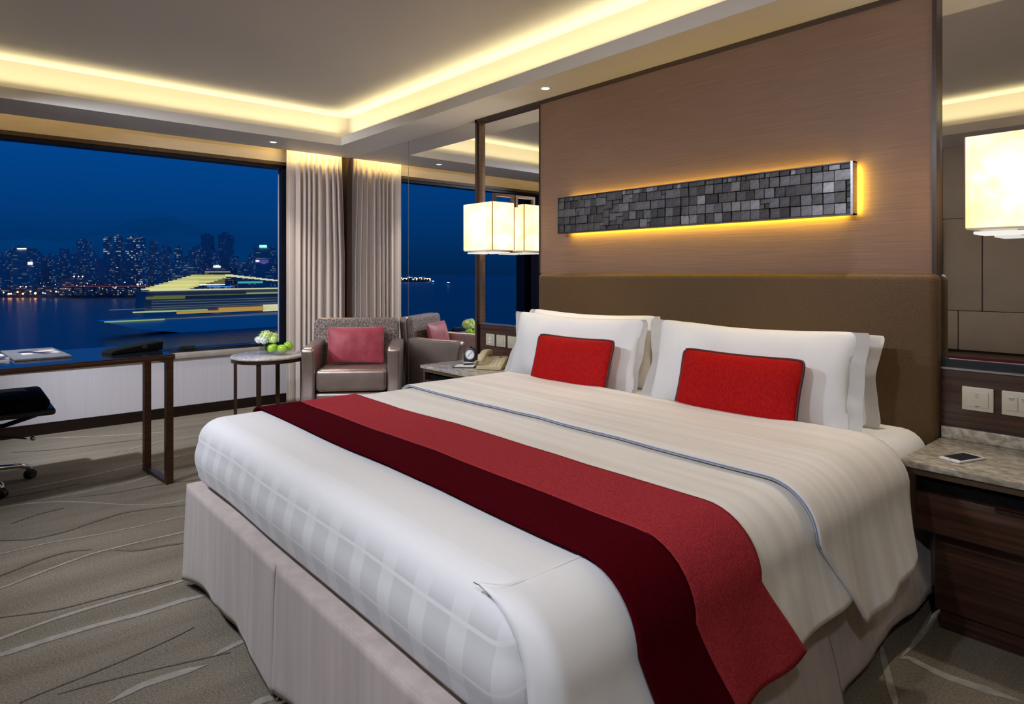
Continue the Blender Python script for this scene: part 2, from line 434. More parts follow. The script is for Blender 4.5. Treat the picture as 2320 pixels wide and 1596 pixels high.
# inlaid carpet streaks (tufted lines), traced on the floor plane
def streak(pts, wpx, material, zz=0.003):
    P = []
    for i in range(len(pts) - 1):
        for k in range(6):
            q = k / 6
            P.append((pts[i][0] + (pts[i + 1][0] - pts[i][0]) * q, pts[i][1] + (pts[i + 1][1] - pts[i][1]) * q))
    P.append(pts[-1])
    # smooth
    for _ in range(3):
        P = [P[0]] + [((P[i - 1][0] + 2 * P[i][0] + P[i + 1][0]) / 4, (P[i - 1][1] + 2 * P[i][1] + P[i + 1][1]) / 4) for i in range(1, len(P) - 1)] + [P[-1]]
    W = [onz(u_, v_, 0.0) for u_, v_ in P]
    bm = bmesh.new(); L = []; R = []
    n = len(W)
    for i, p_ in enumerate(W):
        d = (W[min(i + 1, n - 1)] - W[max(i - 1, 0)]); d.z = 0; d.normalize()
        s_ = Vector((-d.y, d.x, 0))
        tp = min(1.0, 5 * min(i, n - 1 - i) / n + 0.15)
        ww = wpx * tp * (0.8 + 0.5 * noise.noise(Vector((p_.x * 6, p_.y * 6, wpx * 50))))
        jit = 0.0015 * noise.noise(Vector((p_.x * 40, p_.y * 40, 1)))
        L.append(bm.verts.new((p_ + s_ * (ww / 2 + jit)).xy.to_tuple() + (zz,)))
        R.append(bm.verts.new((p_ - s_ * (ww / 2 - jit)).xy.to_tuple() + (zz,)))
    for i in range(n - 1):
        bm.faces.new((L[i], L[i + 1], R[i + 1], R[i]))
    for f_ in bm.faces:
        if f_.normal.z < 0: f_.normal_flip()
    g = bmesh.ops.extrude_face_region(bm, geom=list(bm.faces))
    for v_ in g['geom']:
        if isinstance(v_, bmesh.types.BMVert): v_.co.z = -0.001
    bmesh.ops.recalc_face_normals(bm, faces=bm.faces)
    return link('carpet_streak', bm, material, floor)
def zc(lst):  # coordinates read off an enlargement of the lower left
    return [(a_ / 2.2934, 900 + b_ / 2.2934) for a_, b_ in lst]
def zr(lst):  # ... of the lower right
    return [(1880 + a_ / 3.218, 1100 + b_ / 3.218) for a_, b_ in lst]
for pts, wd in [
    ([(-60, 1285), (0, 1260), (300, 1150), (600, 1060), (850, 990), (1030, 930), (1150, 890)], 0.022),
    ([(-60, 1365), (0, 1345), (250, 1265), (500, 1190), (750, 1125), (950, 1060), (1140, 1015), (1260, 985)], 0.030),
    ([(560, 1596), (740, 1500), (900, 1450), (1080, 1395)], 0.036),
    ([(1105, 1350), (1200, 1300), (1330, 1245), (1420, 1210)], 0.034),
    ([(1300, 1610), (1380, 1575), (1480, 1548)], 0.03),
    ([(-40, 1015), (0, 1000), (250, 900), (480, 815), (750, 750), (1010, 692), (1100, 672)], 0.017),
    ([(-40, 830), (0, 820), (250, 760), (500, 720), (750, 670), (1010, 608), (1080, 590)], 0.012),
    ([(30, 500), (300, 445), (500, 405), (750, 345), (900, 315), (1060, 283)], 0.022),
    ([(0, 575), (150, 555), (300, 545), (430, 548), (700, 565), (880, 558), (1000, 530)], 0.013),
    ([(220, 535), (500, 485), (700, 440), (810, 400), (900, 375)], 0.014),
    ([(200, 215), (450, 208), (700, 195), (960, 175)], 0.02),
    ([(600, 290), (780, 250), (900, 215), (1060, 205)], 0.016)]:
    streak(zc(pts), wd, 'carpet_cream')
for pts, wd in [
    ([(-40, 748), (150, 745), (350, 700), (500, 645), (650, 600), (830, 575), (1010, 560), (1080, 552)], 0.020),
    ([(-40, 945), (0, 930), (200, 850), (350, 805), (480, 795)], 0.016),
    ([(600, 798), (720, 800), (850, 775), (1000, 755)], 0.018),
    ([(1010, 1200), (850, 1280), (600, 1390), (400, 1470), (200, 1550), (100, 1596)], 0.006),
    ([(0, 1150), (300, 1110), (600, 1030), (900, 955)], 0.008),
    ([(0, 530), (200, 495), (420, 450)], 0.02),
    ([(420, 520), (600, 500), (800, 460), (1040, 430)], 0.012),
    ([(60, 290), (300, 275), (560, 240), (760, 220)], 0.02),
    ([(300, 1550), (500, 1490), (800, 1420), (1200, 1330)], 0.006),
    ([(60, 660), (200, 610), (330, 580)], 0.014)]:
    streak(zc(pts), wd, 'carpet_dark')
for pts, wd in [
    ([(870, 740), (850, 790), (770, 930), (700, 1050), (600, 1180), (520, 1260)], 0.026),
    ([(500, 1270), (570, 1260), (660, 1310), (760, 1360), (900, 1420), (1150, 1500), (1416, 1590)], 0.035),
    ([(370, 1150), (400, 1300), (450, 1500), (490, 1640)], 0.026)]:
    streak(zr(pts), wd, 'carpet_cream')

# --- window wall (x = 0): low wall, sill, lintel, jambs
YW0, YW1 = -2.82, -0.53
wl = struct(box('wall_left', -0.30, 0.0, YB, 0.3, 0.0, 0.485, 'wall_paper'))
b_ = box('lintel', -0.30, 0.0, YB, 0.3, 2.235, 2.90, 'pelmet_paper', wl)
box('pier', -0.30, 0.0, YW1, 0.3, 0.485, 2.235, 'wall_paper', wl)
box('pier', -0.30, 0.0, YB, YW0, 0.485, 2.235, 'wood_v', wl)
bb = struct(box('baseboard_left', 0.0, 0.012, YB, -0.015, 0.0, 0.085, 'wood_dark'))
win = struct(thing('window_1', None, None))
if 'label' in win: del win['label']
box('outer_ledge', -0.30, -0.09, YW0, YW1, 0.485, 0.548, 'frame_gloss', win)
box('sill', -0.09, 0.02, YW0, YW1 + 0.0, 0.485, 0.533, 'sill_stone', win, 0.004)
box('frame_bottom', -0.09, -0.02, YW0, YW1, 0.533, 0.552, 'frame_gloss', win, 0.004)
box('frame_rail', -0.075, -0.035, YW0, YW1, 0.552, 0.560, 'frame_gloss', win, 0.003)
box('frame_top', -0.09, -0.02, YW0, YW1, 2.178, 2.205, 'black_frame', win)
box('frame_head', -0.30, 0.004, YW0, YW1, 2.205, 2.236, 'wood_trim', win)
box('frame_side', -0.09, -0.02, YW1 - 0.068, YW1, 0.515, 2.205, 'black_frame', win)
box('frame_side', -0.09, -0.02, YW0, YW0 + 0.03, 0.515, 2.205, 'black_frame', win)
box('pane', -0.058, -0.052, YW0 + 0.03, YW1 - 0.068, 0.556, 2.18, 'window_glass', win)
lt = box('latch', -0.03, 0.0, -1.466, -1.352, 0.555, 0.588, 'black_plastic', win, 0.006)
# facade fin outside the end of the window
fin = struct(box('trim_1', -0.62, -0.45, -2.98, -2.84, -3.0, 4.0, 'black_frame'))

# --- soffit ring, lip, tray ceiling
SO = 0.03
sof = struct(box('ceiling', 0.17, LX0 - 0.02, YB, 0.0, ZS, ZS + SO, 'ceiling_paint'))
box('soffit_board', LX0 - 0.02, XR, LY1 + 0.02, 0.0, ZS, ZS + SO, 'ceiling_paint', sof)
box('soffit_board', LX0 - 0.02, XR, YB, LY0 - 0.02, ZS, ZS + SO, 'ceiling_paint', sof)
box('soffit_board', LX1 + 0.02, XR, LY0 - 0.02, LY1 + 0.02, ZS, ZS + SO, 'ceiling_paint', sof)
LH = 0.075
box('cove_lip', LX0 - 0.02, LX0, LY0 - 0.02, LY1 + 0.02, ZS, ZS + LH, 'ceiling_paint', sof)
box('cove_lip', LX1, LX1 + 0.02, LY0 - 0.02, LY1 + 0.02, ZS, ZS + LH, 'ceiling_paint', sof)
box('cove_lip', LX0, LX1, LY1, LY1 + 0.02, ZS, ZS + LH, 'ceiling_paint', sof)
box('cove_lip', LX0, LX1, LY0 - 0.02, LY0, ZS, ZS + LH, 'ceiling_paint', sof)
BK = 0.14
box('cove_back', LX0 - BK - 0.02, LX0 - BK, YB, 0.0, ZS + SO, ZC, 'ceiling_paint', sof)
box('cove_back', LX1 + BK, LX1 + BK + 0.02, YB, 0.0, ZS + SO, ZC, 'ceiling_paint', sof)
box('cove_back', LX0 - BK, LX1 + BK, LY1 + BK, LY1 + BK + 0.02, ZS + SO, ZC, 'ceiling_paint', sof)
box('cove_back', LX0 - BK, LX1 + BK, LY0 - BK - 0.02, LY0 - BK, ZS + SO, ZC, 'ceiling_paint', sof)
box('tray', LX0 - BK - 0.02, LX1 + BK + 0.02, LY0 - BK - 0.02, LY1 + BK + 0.02, ZC, ZC + 0.05, 'ceiling_paint', sof)
box('pelmet_top', 0.0, 0.26, YB, 0.0, 2.56, 2.60, 'pelmet_paper', sof)
box('pelmet_back', 0.24, 0.26, YB, 0.0, ZS + SO, 2.56, 'pelmet_paper', sof)

# --- headboard wall (y = 0)
wh = struct(box('wall_back', -0.3, XR, 0.022, 0.14, 0.0, 2.9, 'plaster'))
struct(box('wall_right', XR, XR + 0.1, YB - 0.1, 0.14, 0.0, 2.9, 'plaster'))
col_ = struct(box('trim_2', 0.0, 0.205, -0.004, 0.02, 0.0, 2.56, 'wood_v'))
def mirror(x0, x1, z0, z1, label):
    o = box('wall_mirror', x0, x1, 0.0, 0.02, z0, z1, 'mirror')
    tag(o, label, 'mirror')
    return o
mirror(0.214, 1.222, 0.0, ZS, 'tall frameless wall mirror between the curtain column and the mirror joint')
mirror(1.226, 2.192, 0.0, ZS, 'tall frameless wall mirror between the mirror joint and the wooden post')
mirror(2.236, 2.876, 0.842, 2.297, 'narrow framed mirror above the wood panel behind the square lamp and telephone')
mirror(5.098, 5.86, 0.872, ZS, 'mirror right of the headboard panel behind a square lamp, above two wall switches')
struct(box('trim_3', 0.205, 0.214, -0.003, 0.02, 0.0, ZS, 'steel'))
struct(box('trim_4', 1.222, 1.226, -0.001, 0.02, 0.0, ZS, 'steel'))
# wooden post and head trim
post = struct(box('trim_5', 2.192, 2.214, -0.036, 0.02, 0.0, ZS, 'wood_v'))
box('bronze_edge', 2.214, 2.236, -0.024, 0.02, 0.842, 2.297, 'bronze', post)
struct(box('trim_6', 2.192, 5.098, -0.036, 0.02, 2.297, ZS, 'wood_trim'))
struct(box('trim_7', 5.084, 5.10, -0.036, 0.02, 0.6, ZS, 'wood_v'))
struct(box('trim_8', 2.869, 2.876, -0.036, 0.0, 1.2, 2.297, 'wood_v'))
struct(box('trim_9', 5.86, 5.93, -0.045, 0.02, 0.0, ZS, 'wood_v'))
for nm, x0, x1, lab in (('wood_panel', 2.236, 2.90, 'dark wood wall panel with three beige switch plates above the telephone'),
                        ('wood_panel', 5.10, 5.86, 'dark wood wall panel with pale switch plates above the smartphone')):
    t_ = thing(nm, lab, 'wall panel', ((x0 + x1) / 2, 0, 0.6))
    hw = (x1 - x0) / 2
    box('board', -hw, hw, -0.022, 0.02, 0.0, 0.235, 'wood', t_)
    box('inset_board', -hw + 0.05, hw - 0.05, -0.026, -0.022, 0.045, 0.205, 'wood', t_)
    box('ledge', -hw, hw, -0.034, 0.02, 0.235, 0.242, 'steel', t_)
    if x0 > 5: box('black_strip', -hw, hw, -0.02, 0.02, 0.242, 0.272, 'black_frame', t_)  # black trim between the ledge and the mirror

# silk panel + headboard
wp = box('silk_panel', 2.876, 5.084, -0.03, 0.02, 1.2, 2.297, 'silk')
tag(wp, 'brown silk textured wall panel behind the lit mosaic artwork', 'wall panel')
bm = bmesh.new(); bbox(bm, 2.905, 5.112, -0.085, 0.0, 0.25, 1.20, 0.028, 5)
hb = link('headboard', bm, 'headboard', None, 40)
tag(hb, 'wide bronze brown upholstered headboard behind the pillows', 'headboard')

# --- wall behind the camera with upholstered panels (seen in the right hand mirror)
wb = struct(box('wall_front', -0.3, XR, YB - 0.1, YB, 0.0, 2.9, 'joint_dark'))
rows = [(0.53, 0.872, [-0.02, 0.9, 1.8, 2.7, 3.5, 4.21, 5.4, 6.4, 7.4]), (0.876, 1.683, [-0.02, 0.9, 1.7, 2.85, 4.09, 4.385, 5.2, 6.0, 6.8, 7.4]),
        (1.687, ZS, [-0.02, 0.9, 1.8, 2.7, 3.4, 4.09, 5.0, 5.9, 6.7, 7.4])]
for z0, z1, xs in rows:
    for a_, b_ in zip(xs, xs[1:]):
        box('panel', a_ + 0.003, b_ - 0.003, YB, YB + 0.03, z0, z1, 'panel_leather', wb, 0.006, 2)
tv = thing('television', 'flat black television on the grey leather panel wall above the console', 'television', (3.47, YB + 0.056, 0.92))
box('bracket', -0.2, 0.2, -0.02, 0.0, 0.25, 0.5, 'black_plastic', tv)
box('screen', -0.60, 0.60, 0.0, 0.05, 0.0, 0.72, 'black_glass', tv, 0.004)
box('bezel', -0.612, 0.612, 0.0, 0.035, -0.012, 0.732, 'black_plastic', tv, 0.004)
cs = thing('console_table', 'low brown console under the grey leather panel wall', 'console', (4.3, YB + 0.03, 0.0))
box('top', -1.4, 1.4, 0.0, 0.40, 0.48, 0.515, 'console_top', cs, 0.004)
box('body', -1.35, 1.35, 0.0, 0.36, 0.06, 0.48, 'wood', cs)
for k in range(3):
    d = box('drawer', -1.33 + k * 0.89, -1.33 + k * 0.89 + 0.87, 0.36, 0.378, 0.10, 0.40, 'wood', cs, 0.003)
    box('handle', -0.985 + k * 0.89, -0.80 + k * 0.89, 0.378, 0.39, 0.36, 0.372, 'bronze', d)

# --- downlights, with added fill lamps
def downlight(x, y, label, power, target, color, ang, radius=0.03, zz=ZS):
    t_ = thing('downlight', label, 'downlight', (x, y, zz), group='recessed ceiling spotlights')
    lathe('ring', [(0.024, -0.001), (0.036, -0.004), (0.038, 0.0)], 'white_plastic', t_, 24)
    lathe('lens', [(0.0, -0.0015), (0.024, -0.0015)], 'downlight_lens', t_, 24)
    spot('downlight_beam', (x, y, zz - 0.012), target, power, color, ang, 0.7, radius)
    return t_
WARM = (1.0, 0.74, 0.47); NEUT = (1.0, 0.90, 0.80); COOL = (0.80, 0.86, 1.0)
downlight(3.10, -0.20, 'small round downlight in the soffit above the silk panel and headboard', 38, (3.30, -0.66, 0.6), NEUT, 66)
downlight(4.95, -0.19, 'small round downlight in the soffit above the headboard end by the smartphone', 38, (4.72, -0.66, 0.6), NEUT, 66)
downlight(0.44, -0.85, 'small round downlight in the window soffit above the round side table', 45, (0.66, -0.85, 0.0), NEUT, 90)
downlight(0.44, -3.2, 'added fill downlight in the window soffit above the desk', 16, (0.9, -2.8, 0.0), COOL, 80)  # unseen lamp, added for extra cool light by the desk
for i, (x, tx, ty, pw) in enumerate(((1.4, 0.6, -0.7, 500), (2.6, 2.4, -1.2, 200), (3.9, 3.7, -1.2, 115), (5.1, 4.6, -1.1, 115))):  # unseen soffit lamps added as cool fill for bed foot and window wall
    downlight(x, -3.45, ('added fill downlight above the console near the window', 'added fill downlight above the television',
                         'added fill downlight above the middle of the console', 'added fill downlight above the console end')[i],
              pw, (tx, ty, 0.4), COOL, 88 if i < 2 else 108, 0.06)
downlight(6.35, -3.45, 'added fill downlight beyond the console end, above the empty carpet', 85, (5.25, -1.55, 0.42), COOL, 62, 0.06)  # unseen lamp added to brighten the hanging side of the bed

# ================================================================== BED
BX0, BX1, BY0, BY1, BZ0, BZ1 = 3.24, 5.13, -2.205, -0.10, 0.40, 0.627
bed = thing('bed', 'king size bed with white mattress and taupe pleated bed skirt', 'bed', (0, 0, 0))
bed.location = ((BX0 + BX1) / 2, (BY0 + BY1) / 2, 0.0)
BO = Vector(bed.location)
def bedgrid(name, nu, nv, fn, material, smooth=60, thick=0.0):
    return grid(name, nu, nv, lambda a_, b_: Vector(fn(a_, b_)) - BO, material, bed, smooth, thick)
bm = bmesh.new(); bbox(bm, BX0 - BO.x - 0.03, BX1 - BO.x - 0.05, BY0 - BO.y - 0.0 + 0.02, BY1 - BO.y, 0.05, 0.385, 0.02, 3)
link('base', bm, 'black_fabric', bed, 40)
bm = bmesh.new(); bbox(bm, BX0 + 0.02 - BO.x, BX1 - 0.02 - BO.x, BY0 + 0.03 - BO.y, BY1 - BO.y, BZ0, BZ1 - 0.012, 0.09, 6)
link('mattress', bm, 'linen', bed, 50)
# bed skirt: foot in two panels with an open pleat, right side in two, left in one
def skirt(p0, p1, outward, hem_lo, hem_hi, seed, flare=0.03):
    p0, p1, ow = Vector(p0), Vector(p1), Vector(outward)
    Ln = (p1 - p0).length
    def fn(a_, b_):
        hem = hem_lo + (hem_hi - hem_lo) * math.sin(PI * a_) ** 0.7
        z_ = 0.388 + (hem - 0.388) * b_
        q = p0 + (p1 - p0) * a_
        rip = 0.006 * b_ * math.sin(a_ * Ln * 17 + seed) + 0.007 * b_ * noise.noise(Vector((a_ * 9, b_ * 2, seed)))
        curl = 0.008 * b_ * (abs(2 * a_ - 1) ** 6)
        q = q + ow * (flare * b_ + rip + curl)
        return (q.x, q.y, z_)
    return bedgrid('skirt_panel', 60, 14, fn, 'skirt', 60, 0.006)
SY = BY0 - 0.012
skirt((3.205, SY, 0), (4.105, SY, 0), (0, -1, 0), 0.022, 0.075, 1.0, 0.004)
skirt((4.118, SY, 0), (5.10, SY, 0), (0, -1, 0), 0.040, 0.070, 3.0, 0.004)
skirt((5.10, SY, 0), (5.10, -1.10, 0), (1, 0, 0), 0.03, 0.07, 2.0, 0.07)
skirt((5.10, -1.09, 0), (5.10, -0.12, 0), (1, 0, 0), 0.03, 0.09, 4.0, 0.06)
skirt((3.205, -0.12, 0), (3.205, SY, 0), (-1, 0, 0), 0.03, 0.07, 5.0, 0.0)
# skirt deck (the pale top of the skirt showing beyond the mattress)
box('skirt_deck', 3.205 - BO.x, 5.10 - BO.x, SY - BO.y, -0.12 - BO.y, 0.378, 0.39, 'skirt', bed, 0.004)

# ---- duvet
duv = thing('duvet', 'white cotton duvet with checked border tucked at the foot and hanging on one side', 'duvet', (4.185, -1.3, BZ0))
DO = Vector(duv.location)
def dgrid(name, nu, nv, fn, material, smooth=60, thick=0.0, par=None):
    return grid(name, nu, nv, lambda a_, b_: Vector(fn(a_, b_)) - DO, material, par or duv, smooth, thick)
DZ = 0.652
def body_pt(i, j):
    """closed rounded slab: i runs across the width, j along the profile from the head end over the top and down the foot"""
    x0, x1, y0, y1 = BX0, BX1, BY0, -0.66
    # profile along y/z
    prof = []
    r_ = 0.085
    for k in range(18): prof.append((y1 + (y0 + r_ - y1) * k / 17, DZ, 0))
    for k in range(1, 9):
        a_ = PI / 2 * k / 8
        prof.append((y0 + r_ - r_ * math.sin(a_), DZ - r_ + r_ * math.cos(a_), 0))
    for k in range(1, 8):
        q = k / 7
        prof.append((y0 - 0.012 * math.sin(PI * q), DZ - r_ + (0.455 - DZ + r_) * q, 0))
    for k in range(1, 6):
        a_ = PI / 2 * k / 5
        prof.append((y0 + 0.05 - 0.05 * math.cos(a_), 0.455 - 0.05 * math.sin(a_), 0))
    y_, z_, _ = prof[j]
    return y_, z_
NJ = 18 + 8 + 7 + 5
def dfn(a_, b_):
    j = round(b_ * (NJ - 1))
    y_, z_ = body_pt(0, j)
    # cross profile: rounded at both long sides
    r_ = 0.085
    n = 64
    s = a_ * (n - 1)
    L_arc = 12
    if s < L_arc:
        th = PI / 2 * (1 - s / L_arc)
        x_ = BX0 + r_ - r_ * math.sin(th); drop = r_ * (1 - math.cos(th)); side = 1
    elif s > n - 1 - L_arc:
        th = PI / 2 * (1 - (n - 1 - s) / L_arc)
        x_ = BX1 - r_ + r_ * math.sin(th); drop = r_ * (1 - math.cos(th)); side = 1
    else:
        q = (s - L_arc) / (n - 1 - 2 * L_arc)
        x_ = BX0 + r_ + (BX1 - BX0 - 2 * r_) * q; drop = 0
    # on the foot face the corner rounding pushes back in y instead of down
    top = max(0.0, min(1.0, (z_ - (DZ - 0.085)) / 0.085))
    zz = z_ - drop * top
    yy = y_ + drop * (1 - top) * 0.9
    zz += 0.006 * noise.noise(Vector((x_ * 2.2, y_ * 2.2, 0.3))) * top
    yy += 0.006 * noise.noise(Vector((x_ * 2.5, z_ * 4, 5.3))) * (1 - top)
    return (x_, yy, zz)
dgrid('duvet_body', 64, NJ, dfn, 'duvet_check', 70)
# left side, tucked
dgrid('tucked_side', 30, 10, lambda a_, b_: (BX0 + 0.004 * math.sin(a_ * 9) - 0.012 * math.sin(PI * b_) + 0.05 * max(0, b_ - 0.8),
      BY0 + 0.045 + (-0.62 - BY0 - 0.045) * a_, DZ - 0.083 + (0.42 - DZ + 0.083) * b_), 'duvet_check', 70)

def drape_fn(y0t, y1t, y0h, y1h, hz0, hz1, off, x_start, flare, folds, seed, left=False, xl_hem=0.46, dent=0.0):
    r_ = 0.085; rr = 0.14
    n_top, n_arc, n_dn = 14, 10, 16
    path = []
    if left:
        for k in range(6): path.append(('L', 1 - k / 6))
        for k in range(n_arc): path.append(('LA', k / n_arc))
    for k in range(n_top): path.append(('T', k / n_top))
    for k in range(n_arc): path.append(('A', k / n_arc))
    for k in range(n_dn): path.append(('D', k / (n_dn - 1)))
    n = len(path)
    def fn(a_, b_):
        kind, q = path[round(b_ * (n - 1))]
        g = 0.0
        zt = DZ + off
        xe = BX1 + 0.045 + off
        if kind == 'L':
            x_ = BX0 - off - 0.012 * q; z_ = zt - r_ + (xl_hem - zt + r_) * q
        elif kind == 'LA':
            th = PI / 2 * (1 - q); x_ = BX0 - off + r_ - r_ * math.sin(th); z_ = zt - r_ + r_ * math.cos(th)
        elif kind == 'T':
            xs = BX0 - off + r_ if left else x_start
            x_ = xs + (xe - rr - xs) * q; z_ = zt
        elif kind == 'A':
            th = PI / 2 * q; x_ = xe - rr + rr * math.sin(th); z_ = zt - rr + rr * math.cos(th)
        else:
            g = q
            hz = hz0 + (hz1 - hz0) * a_ - dent * math.sin(PI * a_) * 0.5
            x_ = xe; z_ = zt - rr + (hz - zt + rr) * q
        y_ = (y0t + (y1t - y0t) * a_) * (1 - g) + (y0h + (y1h - y0h) * a_) * g
        if kind == 'D':
            x_ += flare * g ** 1.2 + folds * g * math.sin(y_ * 26 + seed + 1.3 * math.sin(y_ * 7)) + 0.010 * g * noise.noise(Vector((y_ * 5, z_ * 3, seed)))
        if kind in 'TA':
            z_ += 0.006 * noise.noise(Vector((x_ * 2.2, y_ * 2.2, 0.3))) + 0.003 * noise.noise(Vector((x_ * 6, y_ * 9, seed)))
            y_ += 0.006 * noise.noise(Vector((x_ * 2.5, a_ * 2, seed + 4)))
        return (x_, y_, z_)
    return fn, n
fn, n = drape_fn(-2.195, -1.55, -2.19, -1.50, 0.34, 0.36, -0.0005, BX1 - 0.0855, 0.035, 0.005, 2.2)
def hang_fn(a_, b_):
    x_, y_, z_ = fn(a_, b_)
    if a_ < 0.07: x_ -= 0.045 * (1 - a_ / 0.07) ** 2
    return (x_, y_, z_)
dgrid('hanging_side', 90, n, hang_fn, 'duvet_white', 70, 0.004)
# sheet between the runner and the fold
fn, n = drape_fn(-1.64, -1.12, -1.56, -1.02, 0.345, 0.365, 0.007, 0, 0.037, 0.005, 2.2, True, 0.47)
dgrid('top_sheet', 44, n, fn, 'linen_stripe', 70, 0.003)
# turned-down flap
fn, n = drape_fn(-1.285, -0.655, -1.09, -0.72, 0.285, 0.345, 0.020, 3.3, 0.048, 0.006, 2.2, True, 0.50, 0.0)
flap = dgrid('turned_flap', 60, n, fn, 'linen_stripe', 70, 0.010)
pip = []
for k in range(60):
    b_ = 0.14 + (n - 1 - 0.0) / (n - 1) * 0.60 * k / 59
    q = Vector(fn(0.0, min(1, b_)))
    pip.append(q - DO + Vector((0, -0.004, 0.002)))
tube('fold_piping', pip, 0.0015, 'blue_piping', flap, 6)

# ---- runner
run = thing('bed_runner', 'red bed runner with a dark maroon band draped across the duvet', 'bed runner', (4.185, -1.77, DZ + 0.01))
RO = Vector(run.location)
fnA, nA = drape_fn(-1.985, -1.815, -1.93, -1.735, 0.338, 0.338, 0.014, 0, 0.042, 0.005, 2.2, True, 0.44)
fnB, nB = drape_fn(-1.815, -1.56, -1.735, -1.44, 0.338, 0.345, 0.014, 0, 0.042, 0.005, 2.2, True, 0.44)
grid('maroon_band', 16, nA, lambda a_, b_: Vector(fnA(a_, b_)) - RO, 'dark_red_cloth', run, 70, 0.006)
grid('red_band', 22, nB, lambda a_, b_: Vector(fnB(a_, b_)) - RO, 'red_cloth', run, 70, 0.006)

# ---- pillows
def pillow_bm(w_, h_, t_, flange, seed, puff=0.62, nu=52, nv=34, pinch=0.11, wr=0.011, ex=2.1):
    bm = bmesh.new()
    def shape(s, q, side):
        fs = max(0.0, 1 - abs(s)) ; fq = max(0.0, 1 - abs(q))
        prof = ((1 - abs(s) ** ex) * (1 - abs(q) ** ex))
        y_ = side * t_ / 2 * max(0, prof) ** puff
        # pulled-in edges, pointed corners
        cr_ = 1 - 0.05 * (abs(s) * abs(q)) ** 8
        x_ = s * cr_ * w_ / 2 * (1 - pinch * (1 - q * q) * abs(s) ** 3 * 0.6)
        z_ = q * cr_ * h_ / 2 * (1 - pinch * (1 - s * s) * abs(q) ** 3)
        nn = noise.noise(Vector((x_ * 7, z_ * 7, seed + side)))
        n2 = noise.noise(Vector((x_ * 18, z_ * 5, seed * 2 + side)))
        y_ += side * wr * (nn + 0.6 * n2) * min(1, 4 * min(fs, fq))
        return Vector((x_, y_, z_))
    layers = []
    for side in (-1, 1):
        G = []
        for i in range(nu):
            s = -1 + 2 * i / (nu - 1); s = math.copysign(abs(s) ** 0.8, s)
            row = []
            for j in range(nv):
                q = -1 + 2 * j / (nv - 1); q = math.copysign(abs(q) ** 0.8, q)
                row.append(bm.verts.new(shape(s, q, side)))
            G.append(row)
        for i in range(nu - 1):
            for j in range(nv - 1):
                bm.faces.new((G[i][j], G[i + 1][j], G[i + 1][j + 1], G[i][j + 1]))
        layers.append(G)
    bmesh.ops.remove_doubles(bm, verts=bm.verts, dist=1e-5)
    bmesh.ops.recalc_face_normals(bm, faces=bm.faces)
    return bm, shape
def flange_bm(shape, width, sides, seed):
    bm = bmesh.new()
    for sd in sides:     # 'L','R'
        n = 26; rows = []
        for j in range(n):
            q = -1 + 2 * j / (n - 1)
            e_ = shape(1 if sd == 'R' else -1, q, 1); e_.y = 0
            o_ = Vector((1 if sd == 'R' else -1, 0, 0))
            r0 = []
            for k in range(5):
                g = k / 4
                yy = 0.014 * g * math.sin(q * 3.3 + seed) + 0.004 * math.sin(q * 9 + seed)
                r0.append(bm.verts.new(e_ - o_ * 0.012 + o_ * (width + 0.012) * g + Vector((0, yy, 0.0))))
            rows.append(r0)
        for j in range(n - 1):
            for k in range(4):
                bm.faces.new((rows[j][k], rows[j + 1][k], rows[j + 1][k + 1], rows[j][k + 1]))
    g = bmesh.ops.solidify(bm, geom=list(bm.faces), thickness=0.003)
    bmesh.ops.recalc_face_normals(bm, faces=bm.faces)
    return bm
def pillow(label, loc, rot, w_, h_, t_, seed, flange=0.05, group='white pillows on the bed'):
    t_o = thing('pillow', label, 'pillow', loc, 0, group, rot)
    bm, shp = pillow_bm(w_, h_, t_, flange, seed)
    bmesh.ops.translate(bm, verts=bm.verts, vec=(0, 0, h_ / 2))
    link('pillowcase', bm, 'pillow_cotton', t_o, 70)
    for sd in 'LR':
        bm = flange_bm(shp, flange, sd, seed)
        bmesh.ops.translate(bm, verts=bm.verts, vec=(0, 0, h_ / 2))
        link('flange', bm, 'linen', t_o, 70)
    return t_o
R_ = math.radians
pz = BZ1 - 0.014
pillow('upright white pillow behind the red cushion, on the telephone side of the bed', (3.555, -0.500, pz), (R_(-14), 0, R_(1)), 0.90, 0.385, 0.20, 1.0, 0.03)
pillow('upright white pillow behind the red cushion, on the smartphone side of the bed', (4.515, -0.485, pz), (R_(-14), 0, R_(-1)), 0.90, 0.39, 0.21, 2.0, 0.05)
pillow('white pillow against the headboard behind another, on the telephone side of the bed', (3.50, -0.300, pz), (R_(-9), 0, R_(2)), 0.90, 0.385, 0.17, 3.0, 0.03)
pillow('white pillow against the headboard behind another, on the smartphone side of the bed', (4.505, -0.290, pz), (R_(-9), 0, R_(-1)), 0.90, 0.365, 0.17, 4.0, 0.045)

